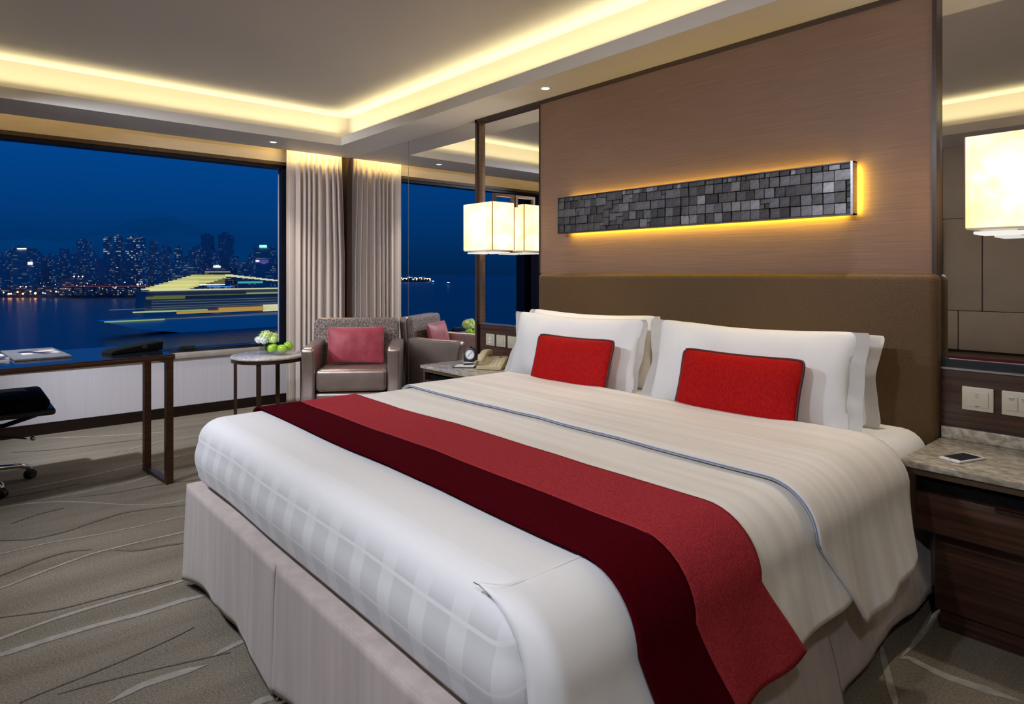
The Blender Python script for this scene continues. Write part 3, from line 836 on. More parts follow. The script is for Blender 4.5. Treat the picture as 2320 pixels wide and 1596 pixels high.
def cushion(name, label, loc, rot, w_, h_, t_, body, pipe, seed, parent_group=None, piping=True):
    t_o = thing(name, label, 'cushion', loc, 0, parent_group, rot)
    bm, shp = pillow_bm(w_, h_, t_, 0, seed, 0.60, 40, 28, 0.06, 0.0045, 2.4)
    bmesh.ops.translate(bm, verts=bm.verts, vec=(0, 0, h_ / 2))
    link('cover', bm, body, t_o, 70)
    if piping:
        pts = []
        n = 26
        for k in range(n): pts.append(shp(-1 + 2 * k / n, -1, 1))
        for k in range(n): pts.append(shp(1, -1 + 2 * k / n, 1))
        for k in range(n): pts.append(shp(1 - 2 * k / n, 1, 1))
        for k in range(n): pts.append(shp(-1, 1 - 2 * k / n, 1))
        pts = [Vector((q.x, 0, q.z + h_ / 2)) for q in pts]
        tube('piping', pts, 0.0055, pipe, t_o, 8, True)
    return t_o
cushion('cushion', 'red rectangular cushion with dark piping, on the telephone side of the bed', (3.715, -0.668, BZ1 - 0.012), (R_(-17), 0, R_(3)), 0.49, 0.285, 0.12, 'cushion_red', 'cushion_pipe', 11.0, 'red cushions on the bed')
cushion('cushion', 'red rectangular cushion with dark piping, on the smartphone side of the bed', (4.585, -0.660, BZ1 - 0.012), (R_(-17), 0, R_(-1)), 0.52, 0.285, 0.12, 'cushion_red', 'cushion_pipe', 12.0, 'red cushions on the bed')

# ================================================================== MOSAIC ARTWORK
AX0, AX1, AZ0, AZ1 = 3.108, 4.822, 1.443, 1.664
art = thing('mosaic_artwork', 'long grey slate mosaic wall artwork with steel frame, lit from behind', 'artwork', ((AX0 + AX1) / 2, -0.03, AZ0))
AW, AH = (AX1 - AX0) / 2, AZ1 - AZ0
box('backing', -AW + 0.004, AW - 0.004, -0.058, -0.038, 0.004, AH - 0.004, 'alu_dark', art)
fr = 0.0055
box('frame_bar', -AW, AW, -0.075, -0.034, 0.0, fr, 'alu_dark', art)
box('frame_bar', -AW, AW, -0.075, -0.034, AH - fr, AH, 'alu_dark', art)
box('frame_bar', -AW, -AW + fr, -0.075, -0.034, fr, AH - fr, 'steel', art)
box('frame_bar', AW - 0.009, AW, -0.078, -0.034, 0.0, AH, 'steel', art)
box('spacer', -AW + 0.2, -AW + 0.23, -0.038, 0.0, 0.09, 0.12, 'alu_dark', art)
box('spacer', AW - 0.23, AW - 0.2, -0.038, 0.0, 0.09, 0.12, 'alu_dark', art)
NR, NC = 9, 72
cw, ch = (2 * AW - 2 * fr) / NC, (AH - 2 * fr) / NR
occ = [[False] * NC for _ in range(NR)]
rng = random.Random(5)
cells = []
for pass_ in (0,):
    order = [(r_, c_) for c_ in range(NC) for r_ in range(NR)]
    for r_, c_ in order:
        if occ[r_][c_]: continue
        big = r_ + 1 < NR and c_ + 1 < NC and not occ[r_ + 1][c_] and not occ[r_][c_ + 1] and not occ[r_ + 1][c_ + 1] and rng.random() < 0.93
        if big and rng.random() < 0.10 and c_ + 2 < NC and not occ[r_][c_ + 2] and not occ[r_ + 1][c_ + 2]:
            wc, hc = 3, 2
        elif big: wc, hc = 2, 2
        else:
            wc, hc = 1, 1
            if c_ + 1 < NC and not occ[r_][c_ + 1] and rng.random() < 0.35: wc = 2
        for a_ in range(hc):
            for b_ in range(wc): occ[r_ + a_][c_ + b_] = True
        cells.append((r_, c_, wc, hc))
TM = {}
def tile_mesh(wc, hc, mm):
    key = (wc, hc, mm)
    if key not in TM:
        bm = bmesh.new()
        g = 0.0011
        bbox(bm, -wc * cw / 2 + g, wc * cw / 2 - g, -0.006, 0.006, -hc * ch / 2 + g, hc * ch / 2 - g, 0.0012, 1)
        me = bpy.data.meshes.new('tile'); bm.to_mesh(me); bm.free(); me.materials.append(MATS[mm]); TM[key] = me
    return TM[key]
for k, (r_, c_, wc, hc) in enumerate(cells):
    rr = rng.random()
    mm = 'slate' if rr < 0.50 else ('slate_dark' if rr < 0.90 else 'slate_light')
    if c_ < 18 and mm == 'slate_light': mm = 'slate'
    o = bpy.data.objects.new('tile', tile_mesh(wc, hc, mm)); COL.objects.link(o); o.parent = art
    o.location = (-AW + fr + (c_ + wc / 2) * cw, -0.060 - rng.random() * 0.009, fr + (r_ + hc / 2) * ch)
    o.rotation_euler = (R_(rng.uniform(-5, 5)), 0, R_(rng.uniform(-5, 5)))
    if k > 295: pass
YEL = (1.0, 0.70, 0.07)
yl = -0.050
aim(area('artwork_led_low', ((AX0 + AX1) / 2, yl, AZ0 + 0.012), (0, 0, 0), AX1 - AX0 - 0.1, 0.010, 3.2, YEL), (0, 0.55, -1))
aim(area('artwork_led_high', ((AX0 + AX1) / 2, yl, AZ1 - 0.012), (0, 0, 0), AX1 - AX0 - 0.1, 0.010, 1.6, YEL), (0, 0.55, 1))
aim(area('artwork_led_end', (AX1 - 0.012, yl, (AZ0 + AZ1) / 2), (0, 0, 0), 0.010, 0.2, 0.4, YEL), (1, 0.75, 0))

# ================================================================== LAMPS
def lamp(x0, x1, y0, y1, z0, z1, label, mirror_sign):
    cx_, cy_ = (x0 + x1) / 2, (y0 + y1) / 2
    t_o = thing('square_lamp', label, 'lamp', (cx_, cy_, z0), group='square alabaster lamps in front of the mirrors')
    hx, hy, hh = (x1 - x0) / 2, (y1 - y0) / 2, z1 - z0
    th = 0.006
    box('shade_panel', -hx, hx, -hy, -hy + th, 0.0, hh, 'alabaster', t_o)
    box('shade_panel', -hx, hx, hy - th, hy, 0.0, hh, 'alabaster', t_o)
    box('shade_panel', -hx, -hx + th, -hy + th, hy - th, 0.0, hh, 'alabaster', t_o)
    box('shade_panel', hx - th, hx, -hy + th, hy - th, 0.0, hh, 'alabaster', t_o)
    for sx_ in (-1, 1):
        for sy_ in (-1, 1):
            box('corner_strip', sx_ * hx - 0.002, sx_ * hx + 0.002, sy_ * hy - 0.002, sy_ * hy + 0.002, 0, hh, 'dark_bronze', t_o)
    box('bottom_diffuser', -hx + 0.02, hx - 0.02, -hy + 0.02, hy - 0.02, -0.022, -0.012, 'diffuser', t_o, 0.002)
    box('bottom_rim', -hx + 0.004, hx - 0.004, -hy + 0.004, hy - 0.004, -0.006, 0.0, 'plate_pale', t_o)
    lathe('finial', [(0.0, -0.034), (0.006, -0.032), (0.008, -0.026), (0.004, -0.02)], 'dark_bronze', t_o, 12)
    # yoke: inverted U standing on the shade and tied back to the wall
    yk = hy + (0 - y1)   # distance from lamp centre to the mirror plane
    bm = bmesh.new()
    ox = hx - 0.052
    bbox(bm, ox - 0.012, ox + 0.012, -0.045, -0.027, hh - 0.02, hh + 0.062)
    bbox(bm, ox - 0.012, ox + 0.012, yk - 0.024, yk - 0.004, hh - 0.02, hh + 0.062)
    bbox(bm, ox - 0.012, ox + 0.012, -0.027, yk - 0.024, hh + 0.044, hh + 0.062)
    link('yoke', bm, 'bronze', t_o)
    bm = bmesh.new(); bbox(bm, -0.03, 0.03, 0.0, yk - 0.001, -0.012, -0.002); link('lower_arm', bm, 'dark_bronze', t_o)
    box('wall_plate', -0.045, 0.045, yk - 0.012, yk - 0.001, -0.02, 0.10, 'dark_bronze', t_o)
    lathe('light_bulb', [(0.0, -0.05), (0.022, -0.04), (0.03, -0.01), (0.026, 0.02), (0.012, 0.045), (0.0, 0.05)], 'bulb', t_o, 16, (0, 0, hh * 0.52))
    point('lamp_bulb', (cx_, cy_, z0 + hh * 0.52), 7.5, (1.0, 0.84, 0.60), 0.05)
    return t_o
lamp(2.318, 2.636, -0.235, -0.045, 1.358, 1.675, 'square glowing alabaster lamp beside the wooden post above the telephone', 1)
lamp(5.240, 5.558, -0.235, -0.045, 1.358, 1.675, 'square glowing alabaster lamp above the smartphone and pale switch plates', 1)

# ================================================================== NIGHTSTANDS
def nightstand(x0, x1, label, side):
    yb, yf, zt = -0.028, -0.492, 0.575
    t_o = thing('nightstand', label, 'nightstand', ((x0 + x1) / 2, (yb + yf) / 2, 0.0))
    hw, hd = (x1 - x0) / 2, (yb - yf) / 2
    box('marble_top', -hw, hw, -hd, hd, zt - 0.022, zt, 'marble', t_o, 0.003)
    box('backsplash', -hw, hw, hd - 0.02, hd, zt, zt + 0.043, 'marble', t_o, 0.002)
    box('apron', -hw + 0.02, hw - 0.02, -hd + 0.012, hd, zt - 0.044, zt - 0.022, 'wood_trim', t_o)
    box('body', -hw + 0.045, hw - 0.045, -hd + 0.05, hd, 0.36, zt - 0.044, 'black_fabric', t_o)
    d = box('drawer', -hw + 0.045, hw - 0.045, -hd + 0.014, -hd + 0.05, 0.365, 0.478, 'wood', t_o, 0.002)
    box('handle', -0.09, 0.09, -hd + 0.004, -hd + 0.014, 0.468, 0.478, 'dark_bronze', d)
    for s in (-1, 1):
        box('side_panel', s * (hw - 0.0325) - 0.0125, s * (hw - 0.0325) + 0.0125, -hd + 0.012, hd, 0.365, zt - 0.044, 'wood_v', t_o)
    box('bottom_board', -hw + 0.03, hw - 0.03, -hd + 0.02, hd, 0.35, 0.365, 'wood', t_o)
    box('lower_cabinet', -hw + 0.075, hw - 0.075, -hd + 0.10, hd, 0.07, 0.35, 'wood', t_o, 0.003)
    box('plinth', -hw + 0.085, hw - 0.085, -hd + 0.12, hd, 0.0, 0.07, 'wood', t_o)
    return t_o
nightstand(2.168, 2.868, 'marble topped dark wood nightstand carrying the telephone and alarm clock', 1)
nightstand(5.118, 5.818, 'marble topped dark wood nightstand carrying the smartphone', 1)

def switch_plate(x0, x1, z0, z1, label, material, kind, y=-0.028, group=None):
    t_o = thing('switch_plate', label, 'wall switch', ((x0 + x1) / 2, y, z0), group=group)
    hw, hh = (x1 - x0) / 2, z1 - z0
    box('cover_plate', -hw, hw, -0.008, 0.002, 0.0, hh, material, t_o, 0.0025)
    if kind == 'single':
        r_ = box('rocker', -hw * 0.70, hw * 0.70, -0.012, -0.008, hh * 0.16, hh * 0.84, material, t_o, 0.002)
        box('mark', -0.006, 0.006, -0.0124, -0.012, hh * 0.19, hh * 0.22, 'print_dark', r_)
        box('mark', -0.006, 0.006, -0.0124, -0.012, hh * 0.60, hh * 0.62, 'print_dark', r_)
        box('mark', -0.004, 0.004, -0.0124, -0.012, hh * 0.70, hh * 0.715, 'print_dark', r_)
    elif kind == 'double':
        for s in (-1, 1):
            r_ = box('rocker', min(s * hw * 0.02, s * hw * 0.72), max(s * hw * 0.02, s * hw * 0.72), -0.012, -0.008, hh * 0.2, hh * 0.8, material, t_o, 0.002)
            c = s * hw * 0.37
            for q in range(3):
                box('mark', c - 0.010 + 0.002 * q, c + 0.010 - 0.002 * q, -0.0124, -0.012, hh * (0.72 - 0.05 * q), hh * (0.735 - 0.05 * q), 'print_dark', r_)
    elif kind == 'marked':
        r_ = box('rocker', -hw * 0.6, hw * 0.6, -0.011, -0.008, hh * 0.15, hh * 0.85, material, t_o, 0.002)
        box('mark', -0.004, 0.004, -0.0116, -0.011, hh * 0.50, hh * 0.72, 'paper_white', r_)
        box('mark', -0.016, 0.016, -0.0116, -0.011, hh * 0.26, hh * 0.32, 'paper_white', r_)
    else:
        box('rocker', -hw * 0.6, hw * 0.6, -0.011, -0.008, hh * 0.18, hh * 0.82, material, t_o, 0.002)
    return t_o
g_ = 'beige switch plates above the telephone'
switch_plate(2.318, 2.412, 0.690, 0.772, 'beige switch plate with white markings nearest the wooden post', 'plate', 'marked', group=g_)
switch_plate(2.434, 2.532, 0.690, 0.772, 'middle beige switch plate of three above the telephone', 'plate', 'plain', group=g_)
switch_plate(2.556, 2.654, 0.690, 0.772, 'beige switch plate above the telephone nearest the pillow', 'plate', 'plain', group=g_)
switch_plate(5.182, 5.279, 0.690, 0.777, 'pale switch plate with one wide rocker nearest the headboard', 'plate_pale', 'single')
switch_plate(5.303, 5.400, 0.690, 0.777, 'pale switch plate with two labelled rockers next to the single rocker plate', 'plate_pale', 'double')

# ---- smartphone
sp_ = thing('smartphone', 'white smartphone with black screen lying on the marble nightstand', 'smartphone', (5.258, -0.335, 0.5752), R_(-19.6))
bm = bmesh.new(); bbox(bm, -0.034, 0.034, -0.068, 0.068, 0.0, 0.008, 0.003, 3); link('case', bm, 'white_plastic', sp_, 40)
box('screen', -0.030, 0.030, -0.052, 0.052, 0.008, 0.0084, 'black_glass', sp_)
lathe('home_button', [(0.0, 0.0084), (0.005, 0.0084), (0.0055, 0.008)], 'steel', sp_, 16, (0, -0.060, 0))

# ---- alarm clock
ck = thing('alarm_clock', 'black alarm clock with round white dial on the nightstand', 'clock', (2.337, -0.185, 0.5755), R_(34))
W2, HB = 0.046, 0.105
poly = [(-W2, 0.008), (W2, 0.008)] + [(W2 * math.cos(a_), 0.062 + W2 * math.sin(a_)) for a_ in [PI * k / 16 for k in range(17)]]
prism('body', poly, 'y', -0.022, 0.022, 'black_plastic', ck, 0.004, 2)
box('foot', -0.046, 0.046, -0.026, 0.026, 0.0, 0.010, 'steel', ck, 0.002)
def disc_y(name, r0, z0, y0, y1, material, parent, r_in=0.0, n=40):
    bm = bmesh.new()
    ro = [bm.verts.new((r0 * math.cos(2 * PI * k / n), y0, z0 + r0 * math.sin(2 * PI * k / n))) for k in range(n)]
    rb = [bm.verts.new((r0 * math.cos(2 * PI * k / n), y1, z0 + r0 * math.sin(2 * PI * k / n))) for k in range(n)]
    if r_in:
        ri = [bm.verts.new((r_in * math.cos(2 * PI * k / n), y0, z0 + r_in * math.sin(2 * PI * k / n))) for k in range(n)]
        for k in range(n): bm.faces.new((ro[k], ro[(k + 1) % n], ri[(k + 1) % n], ri[k]))
    else:
        bm.faces.new(ro)
    for k in range(n): bm.faces.new((ro[k], rb[k], rb[(k + 1) % n], ro[(k + 1) % n]))
    bmesh.ops.recalc_face_normals(bm, faces=bm.faces)
    return link(name, bm, material, parent, 40)
dl = disc_y('dial', 0.034, 0.064, -0.0235, -0.02, 'paper_white', ck)
disc_y('bezel', 0.038, 0.064, -0.027, -0.02, 'steel', ck, 0.033)
for k in range(12):
    a_ = 2 * PI * k / 12
    bm = bmesh.new(); bbox(bm, -0.0009, 0.0009, -0.0243, -0.0236, 0.025, 0.031)
    bmesh.ops.rotate(bm, verts=bm.verts, cent=(0, 0, 0), matrix=Matrix.Rotation(a_, 3, 'Y'))
    bmesh.ops.translate(bm, verts=bm.verts, vec=(0, 0, 0.064)); link('hour_mark', bm, 'black_plastic', dl)
for ln, a_ in ((0.028, 0.75), (0.022, 3.95), (0.016, 3.9)):
    bm = bmesh.new(); bbox(bm, -0.0012, 0.0012, -0.0250, -0.0243, -0.003, ln)
    bmesh.ops.rotate(bm, verts=bm.verts, cent=(0, 0, 0), matrix=Matrix.Rotation(a_, 3, 'Y'))
    bmesh.ops.translate(bm, verts=bm.verts, vec=(0, 0, 0.064)); link('clock_hand', bm, 'black_plastic', dl)
tube('button', [(0, 0, 0.106), (0, 0, 0.116)], 0.007, 'black_plastic', ck, 12)

# ---- notepad and pen
npd = thing('notepad', 'cream notepad on a black tray beside the alarm clock', 'notepad', (2.452, -0.318, 0.5755), R_(40))
box('tray', -0.075, 0.075, -0.058, 0.058, 0.0, 0.005, 'black_plastic', npd, 0.0015)
box('pad', -0.064, 0.064, -0.048, 0.048, 0.005, 0.009, 'paper', npd)
pen = tube('pen', [(0, 0, 0), (0.004, 0, 0), (0.068, 0, 0), (0.074, 0, 0)], [0.001, 0.0035, 0.0038, 0.003], 'black_plastic', None, 10)
pen.location = (2.432, -0.320, 0.588); pen.rotation_euler = (0, 0, R_(72))
tag(pen, 'black pen lying on the cream notepad', 'pen')

# ---- telephone
tl = thing('telephone', 'beige desk telephone with handset on the nightstand', 'telephone', (2.615, -0.215, 0.575), R_(35))
poly = [(-0.10, 0.004), (0.10, 0.004), (0.10, 0.062), (0.085, 0.070), (0.02, 0.058), (-0.10, 0.022)]
prism('body', poly, 'x', -0.085, 0.085, 'phone_plastic', tl, 0.006, 3)
for i in range(3):
    for j in range(4):
        cx_, cy_ = 0.012 + i * 0.024, -0.075 + j * 0.020
        zz = 0.022 + (cy_ + 0.10) / 0.12 * 0.036
        box('key', cx_ - 0.008, cx_ + 0.008, cy_ - 0.006, cy_ + 0.006, zz - 0.004, zz + 0.005, 'plate_pale', tl, 0.0015)
box('message_lamp', 0.03, 0.045, 0.05, 0.06, 0.062, 0.070, 'cushion_red', tl, 0.001)
prof = []
n = 24
def hs(a_, b_):
    yy = -0.105 + 0.21 * a_
    arch = 0.030 * (1 - (2 * a_ - 1) ** 2)
    cz = 0.062 + arch + 0.022 * a_
    rw = 0.023 + 0.006 * (abs(2 * a_ - 1) ** 3)
    rh = 0.015 + 0.016 * (abs(2 * a_ - 1) ** 4)
    e_ = max(0.02, 1 - (abs(2 * a_ - 1)) ** 18)
    th = 2 * PI * b_
    c, s = math.cos(th), math.sin(th)
    sup = lambda v_: math.copysign(abs(v_) ** 0.6, v_)
    return Vector((-0.052 + rw * e_ * sup(c), yy, cz + rh * e_ * sup(s)))
grid('handset', 30, 25, hs, 'phone_plastic', tl, 60)
pts = []
for k in range(120):
    q = k / 119
    c = Vector((-0.075 - 0.03 * math.sin(PI * q), -0.11 + 0.16 * q - 0.03 * math.sin(PI * q), 0.045 * (1 - q) + 0.012))
    pts.append(c + Vector((0.006 * math.cos(k * 1.1), 0, 0.006 * math.sin(k * 1.1))))
tube('coiled_cord', pts, 0.0022, 'phone_plastic', tl, 6)

# ================================================================== ARMCHAIR
ch_ = thing('armchair', 'bronze leather armchair with speckled fabric back in front of the curtain', 'armchair', (1.065, -0.394, 0.0), R_(55.2))
arm = [(-0.350, 0.075), (-0.368, 0.12), (-0.372, 0.18), (-0.358, 0.27), (-0.342, 0.36), (-0.338, 0.45), (-0.350, 0.54), (-0.365, 0.590),
       (-0.362, 0.615), (-0.345, 0.630), (-0.30, 0.634), (-0.10, 0.640), (0.02, 0.648), (0.10, 0.652), (0.13, 0.64), (0.15, 0.45), (0.15, 0.075)]
for s in (-1, 1):
    a0, a1 = sorted((s * 0.275, s * 0.375))
    prism('armrest', arm, 'x', a0, a1, 'leather', ch_, 0.022, 4, 50)
# back: leather shell and fabric front with rounded top corners
def back_poly(hw, z0, z1, r_):
    P = [(-hw, z0), (hw, z0)]
    for k in range(9): P.append((hw - r_ + r_ * math.cos(PI / 2 * k / 8), z1 - r_ + r_ * math.sin(PI / 2 * k / 8)))
    for k in range(9): P.append((-hw + r_ - r_ * math.sin(PI / 2 * k / 8), z1 - r_ + r_ * math.cos(PI / 2 * k / 8)))
    return P
o = prism('back_shell', back_poly(0.352, 0.09, 0.828, 0.05), 'y', -0.02, 0.045, 'leather', ch_, 0.014, 3, 50)
o.location = (-0.022, 0.105, 0); o.rotation_euler = (R_(-5), 0, 0)
o = prism('back_cushion', back_poly(0.345, 0.30, 0.822, 0.05), 'y', -0.075, -0.018, 'chair_fabric', ch_, 0.018, 4, 50)
o.location = (-0.022, 0.105, 0); o.rotation_euler = (R_(-5), 0, 0)
bm = bmesh.new(); bbox(bm, -0.270, 0.270, -0.335, 0.075, 0.285, 0.455, 0.03, 5)
for v_ in bm.verts:
    if v_.co.z > 0.43: v_.co.z += 0.015 * (1 - (v_.co.x / 0.27) ** 2)
link('seat_cushion', bm, 'leather', ch_, 50)
bm = bmesh.new(); bbox(bm, -0.276, 0.276, -0.325, 0.10, 0.12, 0.275, 0.02, 4); link('seat_rail', bm, 'leather', ch_, 50)
for sx_ in (-1, 1):
    for y_ in (-0.31, 0.10):
        lathe('leg', [(0.0, 0.0), (0.016, 0.0), (0.022, 0.10), (0.0, 0.10)], 'wood_v', ch_, 16, (sx_ * 0.325, y_, 0))
cushion('cushion', 'dusky red velvet cushion on the bronze leather armchair', (0, 0, 0), (0, 0, 0), 0.465, 0.31, 0.10, 'velvet', 'velvet', 21.0, None, False)
o = [q for q in COL.objects if q.name.startswith('cushion') and q.get('label', '').startswith('dusky')][0]
M_ = Matrix.Translation((1.065, -0.394, 0)) @ Matrix.Rotation(R_(55.2), 4, 'Z')
o.location = M_ @ Vector((-0.005, -0.055, 0.462)); o.rotation_euler = (R_(-12), 0, R_(55.2))

# ================================================================== SIDE TABLE
st = thing('side_table', 'round marble side table with slim bronze legs', 'side table', (0.795, -1.02, 0.0))
lathe('marble_top', [(0.0, 0.535), (0.262, 0.535), (0.279, 0.540), (0.283, 0.548), (0.280, 0.557), (0.272, 0.560), (0.0, 0.560)], 'marble_grey', st, 64)
lathe('rim_band', [(0.262, 0.512), (0.276, 0.512), (0.276, 0.535), (0.262, 0.535)], 'dark_bronze', st, 64)
for k in range(4):
    # legs placed on the rim, one pair near the sight line
    c, s = (0.95, 0.08) if k % 2 == 0 else (-0.08, 0.95)
    if k >= 2: c, s = -c, -s
    px_, py_ = 0.268 * (c * RX + s * VX), 0.268 * (c * RY + s * VY)
    an = math.atan2(py_, px_)
    bm = bmesh.new(); bbox(bm, -0.008, 0.008, -0.016, 0.016, 0.0, 0.512)
    bmesh.ops.rotate(bm, verts=bm.verts, cent=(0, 0, 0), matrix=Matrix.Rotation(an, 3, 'Z'))
    bmesh.ops.translate(bm, verts=bm.verts, vec=(px_, py_, 0)); link('leg', bm, 'dark_bronze', st)

# vase of flowers
TX, TY, TZ = 0.795, -1.02, 0.560
def tab(right, fwd): return (TX + right * RX + fwd * VX, TY + right * RY + fwd * VY)
x_, y_ = tab(-0.035, 0.05)
vs = thing('flower_vase', 'square glass vase with green hydrangea and white blooms on the side table', 'vase', (x_, y_, TZ), R_(40))
bm = bmesh.new()
hw = 0.040
bbox(bm, -hw, hw, -hw, hw, 0.0, 0.008)
for s in (-1, 1):
    bbox(bm, s * hw - 0.0025, s * hw + 0.0025, -hw, hw, 0.008, 0.085); bbox(bm, -hw + 0.0025, hw - 0.0025, s * hw - 0.0025, s * hw + 0.0025, 0.008, 0.085)
bmesh.ops.remove_doubles(bm, verts=bm.verts, dist=1e-4)
link('glass', bm, 'clear_glass', vs)
box('water', -hw + 0.004, hw - 0.004, -hw + 0.004, hw - 0.004, 0.009, 0.055, 'clear_glass', vs)
rng = random.Random(3)
for k in range(7):
    a_ = k * 0.9
    tube('flower_stem', [(0.012 * math.cos(a_ * 2), 0.012 * math.sin(a_ * 2), 0.012), (0.02 * math.cos(a_), 0.02 * math.sin(a_), 0.07), (0.04 * math.cos(a_), 0.04 * math.sin(a_), 0.11)], 0.003, 'leaf', vs, 6)
def bloom(cx_, cy_, cz_, r_, material, petals):
    bm = bmesh.new()
    bmesh.ops.create_icosphere(bm, subdivisions=2, radius=r_ * 0.82, matrix=Matrix.Translation((cx_, cy_, cz_)))
    for k in range(petals):
        u_ = rng.uniform(-0.5, 1); th = rng.uniform(0, 2 * PI); q = math.sqrt(1 - u_ * u_)
        d = Vector((q * math.cos(th), q * math.sin(th), u_))
        c = Vector((cx_, cy_, cz_)) + d * r_ * rng.uniform(0.82, 1.02)
        qd = d.to_track_quat('Z', 'Y').to_matrix()
        sp0 = rng.uniform(0, PI)
        vv = []
        for j in range(8):
            a2 = sp0 + 2 * PI * j / 8; rr = 0.0105 if j % 2 == 0 else 0.0045
            vv.append(bm.verts.new(c + qd @ Vector((rr * math.cos(a2), rr * math.sin(a2), 0.002 if j % 2 == 0 else 0.0))))
        ctr = bm.verts.new(c + d * 0.001)
        for j in range(8): bm.faces.new((ctr, vv[j], vv[(j + 1) % 8]))
    return link('bloom', bm, material, vs)
bloom(-0.024, 0.014, 0.130, 0.052, 'bloom_green', 70)
bloom(0.042, 0.024, 0.124, 0.048, 'bloom_green', 70)
bloom(0.012, -0.02, 0.140, 0.047, 'bloom_green', 70)
bloom(-0.052, -0.026, 0.108, 0.034, 'bloom_white', 40)
bloom(0.010, -0.060, 0.108, 0.035, 'bloom_white', 40)
bloom(0.066, -0.015, 0.110, 0.038, 'bloom_green', 45)
# fruit bowl and apples
x_, y_ = tab(0.105, -0.03)
bw = thing('fruit_bowl', 'shallow clear glass bowl holding green apples', 'bowl', (x_, y_, TZ))
lathe('glass', [(0.0, 0.0), (0.035, 0.0), (0.045, 0.006), (0.075, 0.028), (0.098, 0.060), (0.095, 0.060), (0.072, 0.031), (0.042, 0.010), (0.0, 0.008)], 'clear_glass', bw, 40)
def apple(dx, dy, dz, label, rot):
    ax, ay = x_ + dx * RX + dy * VX, y_ + dx * RY + dy * VY
    t_o = thing('apple', label, 'apple', (ax, ay, TZ + dz), 0, 'green apples in the bowl', rot)
    prof = []
    for k in range(17):
        a_ = PI * k / 16
        r_ = 0.039 * math.sin(a_) ** 0.9 * (1.0 + 0.05 * math.cos(a_))
        z_ = 0.036 - 0.036 * math.cos(a_)
        if a_ > 2.2: z_ -= 0.010 * ((a_ - 2.2) / 0.94) ** 2 * 1.4
        if a_ < 0.5: z_ += 0.006 * (1 - a_ / 0.5)
        prof.append((max(r_, 0.0), z_))
    prof[0] = (0.0, prof[0][1]); prof[-1] = (0.0, prof[-1][1])
    lathe('fruit', prof, 'apple', t_o, 28)
    tube('stalk', [(0, 0, 0.055), (0.002, 0, 0.068), (0.005, 0.001, 0.077)], [0.0015, 0.0013, 0.002], 'stem', t_o, 6)
apple(-0.052, -0.01, 0.018, 'green apple in the glass bowl next to the vase', (0.15, -0.1, 0))
apple(0.022, -0.035, 0.016, 'green apple at the front of the glass bowl', (-0.2, 0.1, 1))
apple(0.040, 0.032, 0.030, 'green apple at the back of the glass bowl with dark stalk', (0.1, 0.3, 2))

# ================================================================== CURTAIN
cu = thing('curtain', 'beige gathered floor length curtain beside the window', 'curtain', (0.105, -0.33, 0.0))
rng = random.Random(9)
ph = [rng.uniform(0, 6.28) for _ in range(6)]
def cfn(a_, b_):
    z_ = 2.44 * (1 - b_) + 0.012 * b_
    # pleats: narrow gathers at the heading, broader folds below
    s = a_
    head = max(0.0, 1 - b_ / 0.05)
    y_ = -0.275 + 0.545 * s
    wav = 0.020 * math.sin(2 * PI * 9.5 * s + ph[0] + 1.5 * math.sin(2 * PI * 1.7 * s + ph[1]) + 0.7 * b_ * math.sin(5 * s + ph[3]))
    wav2 = 0.006 * math.sin(2 * PI * 23 * s + ph[2]) * (0.5 + 0.5 * math.sin(7 * s + ph[5]))
    amp = (0.35 + 0.65 * min(1, b_ / 0.18))
    flat = min(1.0, max(0.12, (s - 0.12) / 0.10))
    x_ = (wav * amp + wav2 * (0.4 + 0.6 * head)) * flat
    gather = 0.006 * math.sin(2 * PI * 44 * s) * max(0, 1 - abs(b_ - 0.05) / 0.035)
    x_ += gather
    y_ += 0.006 * math.sin(2 * PI * 10.5 * s + ph[4]) * amp
    # the free edge swings in a little lower down, the wall edge leans out
    y_ += 0.04 * max(0, s - 0.5) * 2 * min(1, b_ * 2.2) - 0.02 * max(0, s - 0.5)
    return Vector((x_, y_, z_))
grid('cloth', 260, 60, cfn, 'curtain', cu, 80, 0.002)
tube('curtain_track', [(0, -0.30, 2.455), (0, 0.30, 2.455)], 0.008, 'steel', cu, 8)

# ================================================================== DESK
DZT = 0.740
dk = thing('desk', 'black glass topped writing desk with bronze frame by the window', 'desk', (1.868, -1.945, 0.0), R_(5.9))
DD, DLn = 0.70, 1.55
bm = bmesh.new(); bbox(bm, -DD, 0.0, -DLn, 0.0, DZT - 0.005, DZT, 0.002, 1); link('glass_top', bm, 'desk_glass', dk)
box('top_frame', -DD, 0.0, -DLn, 0.0, DZT - 0.030, DZT - 0.005, 'dark_bronze', dk, 0.003)
def leg_frame(y_):
    t_ = 0.036
    z1 = DZT - 0.030
    box('leg', -0.046, -0.006, y_ - t_ / 2, y_ + t_ / 2, 0.0, z1, 'dark_bronze', dk)
    box('leg', -0.415, -0.375, y_ - t_ / 2, y_ + t_ / 2, 0.0, z1, 'dark_bronze', dk)
    box('foot_bar', -0.375, -0.046, y_ - t_ / 2, y_ + t_ / 2, 0.0, 0.020, 'dark_bronze', dk)
    box('top_bar', -0.375, -0.046, y_ - t_ / 2, y_ + t_ / 2, z1 - 0.020, z1, 'dark_bronze', dk)
leg_frame(-0.026); leg_frame(-DLn + 0.03)
